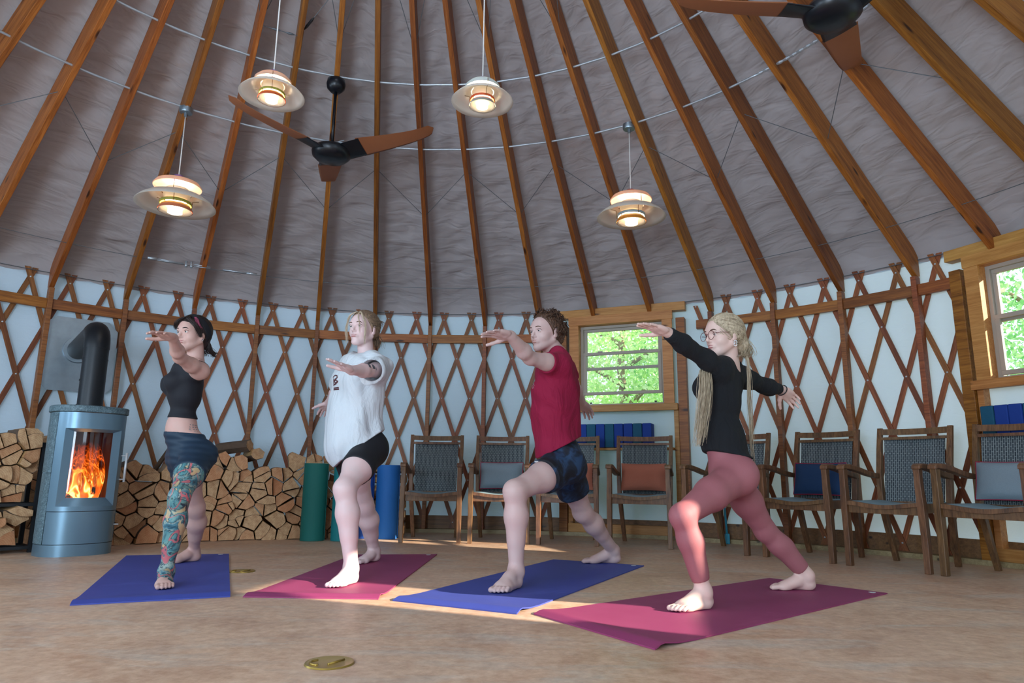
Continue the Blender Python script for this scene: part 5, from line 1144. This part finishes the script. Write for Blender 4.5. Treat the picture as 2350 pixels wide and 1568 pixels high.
# --- woman with the tattooed leg
def mat_tattoo():
    t = NT('tattooed_skin'); n = t.noise(t.co(), 9, 4, .6, .9); n2 = t.noise(t.co(), 13, 2, .5, .8); w = t.noise(t.co((1, 1, .8)), 9, 1, .5, 1.2)
    c = t.ramp(n.outputs[0], [(.34, lin(30, 70, 86)), (.42, lin(74, 128, 142)), (.48, lin(160, 176, 164)), (.50, lin(40, 66, 78)), (.56, lin(84, 140, 146)), (.62, lin(120, 160, 150)), (.66, lin(40, 60, 74))])
    ab = t.N('ShaderNodeMath', operation='SUBTRACT'); ab.inputs[1].default_value = .5; t.L(w.outputs[0], ab.inputs[0]); a2 = t.N('ShaderNodeMath', operation='ABSOLUTE'); t.L(ab.outputs[0], a2.inputs[0])
    c = t.mix(t.ramp(a2.outputs[0], [(.018, (1, 1, 1, 1)), (.03, (0, 0, 0, 1))]), c, lin(198, 104, 110))
    c = t.mix(t.ramp(a2.outputs[0], [(.028, (0, 0, 0, 1)), (.033, (.85,)*3+(1,)), (.042, (0, 0, 0, 1))]), c, lin(36, 42, 52))
    c = t.mix(t.ramp(n2.outputs[0], [(.63, (0, 0, 0, 1)), (.66, (.85,)*3+(1,))]), c, lin(206, 176, 128)); c = t.mix(t.ramp(n2.outputs[0], [(.605, (0, 0, 0, 1)), (.62, (.8,)*3+(1,)), (.64, (0, 0, 0, 1))]), c, lin(34, 40, 48))
    t.base(c).set(Roughness=.5); return t.m
SK1 = skin('skin_tan_rose', lin(208, 170, 158), .06); TAT = mat_tattoo(); INK = plain('grey_ink_skin', lin(98, 112, 116), .55)
def mi1(c, J):
    def dseg(a, b): d = b-a; t = np.clip(((c-a)@d)/(d@d), 0, 1); return np.linalg.norm(c-(a+t[:, None]*d), axis=1)
    l = np.minimum(dseg(J['hipL'], J['kneL']), dseg(J['kneL'], J['ankL'])); r = np.minimum(dseg(J['hipR'], J['kneR']), dseg(J['kneR'], J['ankR']))
    foot = (c[:, 2] > .035+.02*np.sin(c[:, 0]*90)) & (c[:, 1] < 3.95) & (c[:, 1] > 3.60)
    m = (l < r) & (c[:, 2] < .66) & foot; out = m.astype(int)
    # lettering and a curved motif on the flank
    wz = (np.abs(c[:, 2]-.835) < .022) & (c[:, 0] > -1.885) & (c[:, 1] > 3.99) & (c[:, 1] < 4.25); out[wz & (np.sin(c[:, 2]*520) > .55) & (np.sin(c[:, 1]*300) > -.4) & (c[:, 1] < 4.12)] = 2; out[wz & (c[:, 1] > 4.15)] = 2
    return out
upd(J_P3, shR=(.325, 4.255, 1.245))
c1 = dict(bs=.9, q=dict(QF, hip=.132, hipd=.092, g=.78, chest=.128, waist=.112), s=.98, ls=.95, **{'as': .95}, bust=True, face=(-.40, -.92, -.02), skin=[SK1, TAT, INK], mi=mi1, backL=(.3, .9, 0), backR=(1, .3, 0), medL=(-.93, -.37, 0), medR=(.1, -1, 0), thL=(-.93, -.37, 0), thR=(-.93, -.37, 0), browmat=DARKBROW, lip=LIPF, gaze=-.1, handL=(.12, .16), hds=.97)
R = person('woman in black crop top and teal shorts with a fully tattooed front leg, left end', J_P1, c1); J = R['J']; up = R['up']; A1 = R['A1']; A0 = R['A0']
KNIT = cloth('black_knit', lin(20, 23, 32), .8)
fw1 = folds(.0018, [((.3, .2, 1), 60, 0, 1), ((1, .3, .2), 40, 1, .7)])
hem = J['waist']+(0, 0, .062)
garment(R, 'crop_top', [([grow(p, .008) for p in R['T']]+[C_(J['shL']-A1[0]*.03+up*.015, J['neck']-up*.03+A1[0]*.07, .034, .03), C_(J['shR']+A1[0]*.03+up*.015, J['neck']-up*.03-A1[0]*.07, .034, .03)], .035, [(hem, (-.05, 0, -1)), (J['shL']+A1[0]*.012, A1[0]), (J['shR']-A1[0]*.012, -A1[0])], fw1, [C_(J['neck']-up*.02, J['neck']+up*.1, .078, .085)])], KNIT)
TEAL = cloth('teal_jersey', lin(14, 44, 66), .6)
fwr = folds(.0016, [((.1, .1, 1), 170, 0, 1), ((.2, 0, 1), 120, 1, .6)])
top = J['waist']-(0, 0, .022)
def shorts(R, mat, top, topn, tl, tr, g=.007, gl=None, fw=None, name='shorts', h=.005):
    J = R['J']; gl = gl or g; P = [grow(p, g) for p in R['T'][:5]]
    return garment(R, name, [(P, .035, [(top, topn), (J['pel']-(0, 0, .14), (0, 0, -1))], fw)]+[([grow(p, gl) for p in R['legs'][S][:2]], .03, cutat(J['hip'+S], J['kne'+S], t), fw) for S, t in (('L', tl), ('R', tr))], mat, h, k2=.03)
shorts(R, TEAL, top, (.06, 0, 1), .48, .50, fw=fwr)
def cap(R, name, mat, g, p, n, extra=(), h=.004, warp=None, k=.01, cuts=()):
    HP, HA = R['HP'], R['HA']; fw, lf, hu = HA; N = fw*n[0]+lf*n[1]+hu*n[2]; pr = [E_(HP(-.018, 0, .030), HA, (.094+g, .0745+g, .084+g))]
    f = F(R['J']['head']-.26, R['J']['head']+.24, h); union(f, pr, .01, [(HP(*p), N)]+[(HP(*a), fw*b[0]+lf*b[1]+hu*b[2]) for a, b in cuts], None, warp, [grow(e, .004) for e in R['ears']])
    for e, kk in extra: union(f, e, .015, (), kk, warp)
    return surf(name, f, [mat], R['root'], R['base'])
HR1 = hairmat('dark_brown_hair', lin(24, 18, 18), lin(58, 44, 40)); PINK = hairmat('pink_dyed_hair', lin(120, 40, 70), lin(190, 90, 120))
HP = R['HP']; HA = R['HA']
cap(R, 'hair', HR1, .011, (.080, 0, .066), (.76, 0, -.65), extra=[([E_(HP(-.075, 0, -.03), HA, (.035, .055, .06))], .02)], warp=folds(.0015, [((1, 1, .3), 160, 0, 1)]))
comb(R, 'combed_hair', HR1, .011, lambda t: (.084-.055*abs(t)**1.5, .082*t, .070-.06*t*t), (-.09, 0, .03), 300, 18, .0018)
band = plain('black_headband', lin(16, 18, 26), .8)
f_ = F(J['head']-.2, J['head']+.2, .004); u_ = HA[0]*.80-HA[2]*.60; union(f_, [E_(HP(-.018, 0, .030), HA, (.094+.016, .0745+.016, .084+.016))], .01, [(HP(.018, 0, .05), u_), (HP(-.040, 0, .05), -u_)], None, None, [grow(e, .004) for e in R['ears']]); surf('headband', f_, [band], R['root'], R['base'])
L = lambda *a: [HP(*q) for q in a]
strands(R, 'loose_hair', [(L((.05, .02, .108), (.082, -.02, .085), (.086, -.055, .05), (.06, -.073, .02)), .006, 60), (L((.05, .02, .108), (.078, .045, .085), (.055, .078, .045), (.03, .082, .005), (.012, .082, -.03)), .007, 90), (L((-.09, .02, -.04), (-.105, .03, -.08), (-.12, .04, -.105), (-.15, .035, -.10)), .014, 90), (L((-.08, .05, -.04), (-.09, .055, -.085), (-.115, .06, -.115), (-.14, .05, -.13)), .009, 50), (L((-.08, -.03, -.05), (-.10, -.03, -.09), (-.125, -.03, -.12)), .012, 50)], HR1, 0, 3)
strands(R, 'pink_locks', [(L((.045, .060, .095), (.045, .078, .06), (.02, .088, .02)), .006, 30)], PINK, 0, 4)
def hoop(R, c, ax, r, w, mat, name='earring', n=20):
    ax = nv(ax); e1 = nv(np.cross(ax, (0.13, .2, 1))); e2 = np.cross(ax, e1); mb = MB(); P = [Vector(np.array(c)+(e1*math.cos(i*2*PI/n)+e2*math.sin(i*2*PI/n))*r-R['base']) for i in range(n+1)]; mb.tube(P, w, 6); return mb.build(name, mat, R['root'], smooth=True)
SILV = plain('silver', lin(214, 218, 222), .25, .9)
hoop(R, HP(-.004, .079, -.04), HA[0], .006, .0016, SILV)
# --- woman in the white t-shirt
SK2 = skin('skin_pale_rose', lin(226, 200, 198), .06); INK2 = plain('forearm_ink', lin(86, 88, 96), .6)
def mi2(c, J):
    a, b = J['elL'], J['wrL']; d = b-a; t = ((c-a)@d)/(d@d); r = np.linalg.norm(c-(a+np.clip(t, 0, 1)[:, None]*d), axis=1)
    return ((r < .055) & (t > -.25) & (t < .35) & (c[:, 2] > J['elL'][2]+.008) & (np.sin(c[:, 0]*140+c[:, 1]*90) > -.5)).astype(int)
c2 = dict(q=dict(QF, hip=.165, hipd=.115, waist=.135, waistd=.105, chest=.14, chestd=.10), s=1., ls=1.08, bust=True, face=(-.42, -.90, .06), skin=[SK2, INK2], mi=mi2, backL=(.3, .9, 0), backR=(1, .3, 0), medL=(-1, 0, 0), medR=(.1, -1, 0), thL=(-1, 0, .35), thR=(-1, .1, 0), upL=(0, .62, .78), browmat=MIDBROW, lip=LIPF, handL=(.02, .22))
R = person('woman in a loose white t-shirt and black shorts, reaching her hand toward the camera', J_P2, c2); J = R['J']; up = R['up']; A1 = R['A1']; A0 = R['A0']; HP = R['HP']; HA = R['HA']
WHT = cloth2('white_cotton', lin(214, 222, 228), .9, sc=7, dist=.035)
fw2 = folds(.0075, [((.5, .3, .8), 30, 0, .6), ((1, .5, .12), 44, 1.3, .8), ((.8, 1, .3), 62, 2, .35), ((1, 0, -.6), 38, 4, .4)])
bel = E_(J['waist']+np.array((-.022, -.02, .02)), A0, (.168, .138, .24))
el = J['shL']+(J['elL']-J['shL'])*.78; er = J['shR']+(J['elR']-J['shR'])*.85
tp = [grow(p, .022) for p in R['T']]+[bel, E_(J['pel']+np.array((-.042, -.02, .01)), A0, (.180, .148, .17)), E_(J['chest']-up*.03, A1, (.165, .125, .2))]
garment(R, 't_shirt', [(tp, .06, [((-.90, 4.15, .735), (.62, .1, -.80)), (J['pel']-(0, 0, .19), (0, 0, -1))], fw2, [C_(J['neck']-up*.005, J['neck']+up*.1+np.array((-.02, -.03, 0)), .073, .085)]),
  ([C_(J['shL']-A1[0]*.02, J['shL']+(J['elL']-J['shL'])*.9+UP*-.008, .074, .080)], .03, [(el, J['elL']-J['shL'])], fw2, [C_(J['shL']+(J['elL']-J['shL'])*.45, J['elL']*1.4-J['shL']*.4, .056, .072)]),
  ([C_(J['shR']+A1[0]*.02, J['elR'], .072, .078)], .03, [(er, J['elR']-J['shR'])], fw2),
  ([C_(J['shL']-A1[0]*.02+up*.0, J['neck']-up*.035+A1[0]*.07, .052, .040), C_(J['shR']+A1[0]*.02, J['neck']-up*.035-A1[0]*.07, .052, .04)], .03, [], fw2, [C_(J['neck']-up*.005, J['neck']+up*.1+np.array((-.02, -.03, 0)), .073, .085)])], WHT, .005, k2=.045)
BLK = cloth('black_jersey', lin(14, 18, 26), .7)
shorts(R, BLK, J['waist'], (0, 0, 1), .52, .48, g=.008)
# print on the chest: interlocking brown letters with a bar under them
HR2 = hairmat('ash_blond_hair', lin(74, 58, 48), lin(158, 132, 106)); HR2L = hairmat('blond_front_locks', lin(176, 156, 130), lin(224, 208, 184))
cap(R, 'hair', HR2, .0105, (.072, 0, .078), (.78, 0, -.62), extra=[([E_(HP(-.088, 0, .055), HA, (.034, .038, .036)), E_(HP(-.085, 0, .0), HA, (.03, .05, .05))], .02)], warp=folds(.0014, [((.4, 1, 1), 170, 0, 1)]))
strands(R, 'front_locks', [(L2 := [HP(*q) for q in ((.062, .012, .100), (.083, .045, .07), (.078, .068, .02), (.070, .070, -.06), (.066, .068, -.12))], .003, 26), ([HP(*q) for q in ((.062, -.012, .100), (.080, -.052, .07), (.074, -.070, .02), (.066, -.074, -.05), (.06, -.070, -.10))], .003, 26), ([HP(*q) for q in ((.068, .02, .098), (.098, .028, .06), (.094, .040, .0), (.088, .044, -.05))], .0012, 8)], HR2L, 0, 5, r=.0013)
comb(R, 'combed_hair', HR2, .0105, lambda t: (.076-.05*abs(t)**1.5, .082*t, .084-.075*t*t), (-.09, 0, .05), 460, 16, .0018)
strands(R, 'nape_hair', [([HP(*q) for q in ((-.09, .02, .0), (-.1, .035, -.05), (-.095, .04, -.1))], .014, 70), ([HP(*q) for q in ((-.085, .02, .075), (-.12, .03, .08), (-.13, .02, .05))], .012, 50)], HR2, 0, 6)
decal(R, bpy.data.objects['t_shirt'], 'chest_print', [[(-.030, .040), (-.012, .052), (.010, .048), (.014, .036), (-.004, .028), (-.018, .018), (-.010, .006), (.012, .008), (.020, .018)], [(-.020, .034), (-.026, .0), (-.030, -.012)], [(-.022, .020), (.004, .022), (.010, .010), (-.004, .0), (-.028, -.004)], [(-.034, -.024), (.018, -.024)], [(-.034, -.033), (.018, -.033)]], plain('maroon_print', lin(84, 40, 46), .8), J['chest']+A1[0]*-.02-up*.005, np.cross((0, 0, 1.), A1[1]), (0, 0, 1.), .0075)
R2 = R
# --- man in the red t-shirt
SK3 = skin('skin_ruddy', lin(206, 178, 172), .06)
c3 = dict(male=True, q=dict(hip=.145, hipd=.108, waist=.130, waistd=.10, chest=.152, chestd=.108, sh=.056, g=.95), s=1.1, ls=1.04, face=(-.76, -.65, -.02), skin=[SK3], backL=(.5, .85, 0), backR=(1, .3, 0), medL=(-.89, .46, 0), medR=(.1, -1, 0), thL=(-.89, .46, -.3), thR=(-.6, .3, 0), browmat=MIDBROW, lip=LIPM, handL=(.10, .10), handR=(.2, .1), hs=1.08, hds=1.04, brow=(.0035, 0))
R = person('man in a red t-shirt and dark patterned shorts with curly brown hair', J_P3, c3); J = R['J']; up = R['up']; A1 = R['A1']; A0 = R['A0']; HP = R['HP']; HA = R['HA']
RED = cloth2('crimson_cotton', lin(146, 6, 56), .85, sc=8, dist=.03)
fw3 = folds(.0055, [((.6, .3, .9), 38, 0, .8), ((1, .5, .25), 30, 1.3, 1), ((.3, 1, .5), 44, 2, .5)])
tp = [grow(p, .016) for p in R['T']]+[E_(J['pel']+np.array((-.01, 0, .02)), A0, (.165, .135, .14)), E_(J['waist']+up*.05, A0, (.168, .136, .26)), E_(J['chest']-up*.06, A1, (.172, .136, .2))]
el = J['shL']+(J['elL']-J['shL'])*.40; er = J['shR']+(J['elR']-J['shR'])*.5
garment(R, 't_shirt', [(tp, .05, [((.255, 4.12, .728), (.45, .05, -.89))], fw3, [C_(J['neck']+up*.01, J['neck']+up*.12, .068, .08)]),
  ([C_(J['shL']-A1[0]*.03, J['shL']+(J['elL']-J['shL'])*.5, .072, .068)], .03, [(el, J['elL']-J['shL'])], fw3), ([C_(J['shR']+A1[0]*.03, J['elR'], .060, .056)], .03, [(er, J['elR']-J['shR'])], fw3),
  ([C_(J['shL']-A1[0]*.03, J['neck']-up*.025+A1[0]*.06, .056, .046), C_(J['shR']+A1[0]*.03, J['neck']-up*.03-A1[0]*.06, .050, .044)], .03, [], fw3, [C_(J['neck']+up*.01, J['neck']+up*.12, .068, .08)])], RED, .005, k2=.04)
t_ = NT('tie_dye_navy'); n_ = t_.noise(t_.co(), 13, 3, .6, .8); t_.base(t_.ramp(n_.outputs[0], [(.38, lin(10, 14, 24)), (.5, lin(16, 30, 50)), (.62, lin(34, 62, 94))])).set(Roughness=.75); NAVY = t_.m
shorts(R, NAVY, J['waist']-(0, 0, .03), (0, 0, 1), .42, .50, g=.013, gl=.020, fw=folds(.003, [((.3, .3, 1), 45, 0, 1), ((1, 0, .4), 38, 0, .8)]))
HR3 = hairmat('curly_brown_hair', lin(34, 24, 20), lin(104, 72, 52))
cw = lambda X, Y, Z: (.006*np.sin(X*210+2*np.sin(Z*90))*np.sin(Y*200+2*np.sin(X*80))*np.sin(Z*210)).astype(np.float32)
cap(R, 'hair', HR3, .016, (.056, 0, .080), (.86, 0, -.51), extra=[([E_(HP(-.045, 0, .075), HA, (.075, .075, .055)), E_(HP(-.085, 0, .0), HA, (.035, .068, .08))], .02)], warp=cw)
rg = random.Random(12); curls = MB()
for _ in range(330):
    th, ph = rg.uniform(0, 2*PI), rg.uniform(-.35, 1.2); n = np.array((math.cos(th)*math.cos(ph), math.sin(th)*math.cos(ph), math.sin(ph)))
    if n[0] > .42 and n[2] < .8: continue
    if n[0] > .1 and n[2] < .45: continue
    c = np.array((-.018, 0, .030))+n*np.array((.106, .088, .102)); r = rg.uniform(.006, .012); e1 = nv(np.cross(n, (rg.gauss(0, 1), rg.gauss(0, 1), rg.gauss(0, 1)))); e2 = nv(np.cross(n, e1)+n*rg.uniform(-.8, .8)); pts = []
    for i in range(12): a = i*.75; pts.append(Vector(HP(*(c+(e1*math.cos(a)+e2*math.sin(a))*r+n*.0022*i))-R['base']))
    curls.tube(pts, [.0022]*11+[.0008], 4, caps=False)
curls.build('curls', HR3, R['root'], smooth=True)
comb(R, 'swept_hair', HR3, .014, lambda t: (.052, .05*t, .100-.02*t*t), (-.09, 0, .05), 160, 15, .002)
sh_ = [o for o in R['root'].children if o.name.startswith('shorts')][0]
decal(R, sh_, 'white_tag', [[(-.012, 0), (.012, 0)]], M['bolt'], (.135, 3.86, .655), (1, -.2, 0), (0, 0, 1), .008)
decal(R, [o for o in R['root'].children if o.name.startswith('t_shirt')][0], 'chest_outline', [[(-.012, 0), (0, .016), (.012, 0), (0, -.016), (-.012, 0)]], M['bolt'], (.115, 4.02, 1.10), (.6, -.8, 0), (0, 0, 1), .0022)
# --- woman in the black sweater
SK4 = skin('skin_fair', lin(228, 196, 184), .06)
c4 = dict(q=dict(QF, hip=.140, hipd=.100, waist=.110, waistd=.082, chest=.122, chestd=.088, g=.93), s=.97, ls=.92, **{'as': .9}, bust=True, bs=.72, face=(-.93, -.37, -.04), skin=[SK4], backL=(.8, .6, 0), backR=(1, .5, 0), medL=(-.63, .777, 0), medR=(.1, -1, 0), thL=(-.63, .777, 0), thR=(-.63, .4, -.5), upL=(.2, 0, 1), upR=(.3, 0, 1), browmat=MIDBROW, lip=LIPF, handL=(.05, .06), handR=(.5, .05), hs=.98, hds=.99)
J_P4['wrR'] = (1.525, 3.835, 1.068)
R = person('woman in a black sweater and dusty pink leggings with long blond ponytail and glasses', J_P4, c4); J = R['J']; up = R['up']; A1 = R['A1']; A0 = R['A0']; HP = R['HP']; HA = R['HA']
SWT = cloth2('black_sweater_knit', lin(14, 18, 24), .9, sc=9, dist=.025)
fw4 = folds(.0026, [((.6, .3, .9), 44, 0, .8), ((1, .5, .25), 36, 1.3, .8), ((.3, 1, .5), 50, 2, .5)])
aL = [grow(p, .010) for p in R['arms']['L']]; aR = [grow(p, .010) for p in R['arms']['R']]
garment(R, 'sweater', [([grow(p, .011) for p in R['T']]+[E_(J['waist'], A0, (.13, .105, .13))], .045, [((1.075, 3.5, .688), (-.19, -.05, -1))], fw4, [C_(J['neck']+up*.012, J['neck']+up*.12, .06, .07)]),
  (aL, .02, cutat(J['elL'], J['wrL'], .93), fw4), (aR, .02, cutat(J['elR'], J['wrR'], .9), fw4),
  ([C_(J['shL']-A1[0]*.02, J['neck']-up*.02+A1[0]*.06, .047, .04), C_(J['shR']+A1[0]*.02, J['neck']-up*.02-A1[0]*.06, .047, .04)], .03, [], fw4, [C_(J['neck']+up*.012, J['neck']+up*.12, .06, .07)])], SWT, .005, k2=.035)
LEG = cloth('dusty_pink_jersey', lin(160, 96, 102), .65, .04)
wl = None
garment(R, 'leggings', [([grow(p, .005) for p in R['T'][:5]], .035, [(J['waist']-(0, 0, .03), (0, 0, 1)), (J['pel']-(0, 0, .15), (0, 0, -1))], wl)]+[([grow(p, .0055) for p in R['legs'][S]], .03, cutat(J['kne'+S], J['ank'+S], .86), wl) for S in 'LR'], LEG, .0045, k2=.03)
SEAM = plain('legging_seam', lin(120, 70, 80), .8)
HR4 = hairmat('streaked_blond_hair', lin(132, 112, 88), lin(226, 208, 178))
cap(R, 'hair', HR4, .010, (.074, 0, .072), (.78, 0, -.62), extra=[([E_(HP(-.088, 0, .0), HA, (.036, .052, .06)), E_(HP(-.105, .0, -.045), HA, (.04, .05, .048))], .02)], warp=folds(.0016, [((.5, .2, 1), 190, 0, 1)]))
comb(R, 'combed_hair', HR4, .010, lambda t: (.078-.05*abs(t)**1.5, .082*t, .078-.075*t*t), (-.105, 0, -.005), 520, 17, .0019)
W_ = np.array
sw = J['shL']; 
strands(R, 'long_hair', [([HP(-.09, .0, .02), HP(-.12, .01, -.03), HP(-.115, .03, -.09), HP(-.07, .05, -.12)], .018, 150),
  ([HP(-.06, -.03, -.09), HP(.02, -.075, -.14), W_((.965, 3.36, 1.10)), W_((.948, 3.33, 1.0)), W_((.932, 3.33, .88)), W_((.905, 3.34, .72))], .014, 260),
  ([HP(-.10, .02, -.05), HP(-.10, .05, -.12), W_((1.215, 3.46, 1.08)), W_((1.225, 3.5, .93)), W_((1.235, 3.53, .78)), W_((1.25, 3.56, .60))], .006, 34)], HR4, 0, 9, r=.0017)
FRM = plain('glasses_frame', lin(120, 60, 60), .35, .4)
def glasses(R):
    HP, HA = R['HP'], R['HA']; g = bpy.data.objects.new('glasses', None); COL.objects.link(g); g.parent = R['root']; b0 = R['base']
    for b in (-1, 1):
        mb = MB(); P = [Vector(HP(.104-.10*abs(b*.032+.024*math.cos(a))**1.6, b*.032+.0235*math.cos(a), -.004+.0225*math.sin(a))-b0) for a in [i*2*PI/24 for i in range(25)]]; mb.tube(P, .0014, 6); mb.build('rim', FRM, g, smooth=True)
        mb = MB(); mb.tube([Vector(HP(*q)-b0) for q in ((.093, b*.056, .002), (.07, b*.072, .006), (.0, b*.082, .006), (-.03, b*.082, -.006))], .0014, 6); mb.build('temple_arm', FRM, g, smooth=True)
    mb = MB(); mb.tube([Vector(HP(*q)-b0) for q in ((.1035, -.0095, .0), (.1075, 0, .004), (.1035, .0095, .0))], .0014, 6); mb.build('bridge', FRM, g, smooth=True)
glasses(R)
hoop(R, HP(-.006, .082, -.044), HA[0]*.6+HA[1]*.5, .0075, .0018, SILV); hoop(R, HP(-.002, .084, -.058), HA[0]*.6+HA[1]*.5, .0075, .0016, SILV)
hoop(R, J['wrR']+(J['tipR']-J['wrR'])*.05, J['tipR']-J['wrR'], .031, .0028, plain('black_cord', lin(20, 20, 24), .6), 'bracelet')
R4 = R
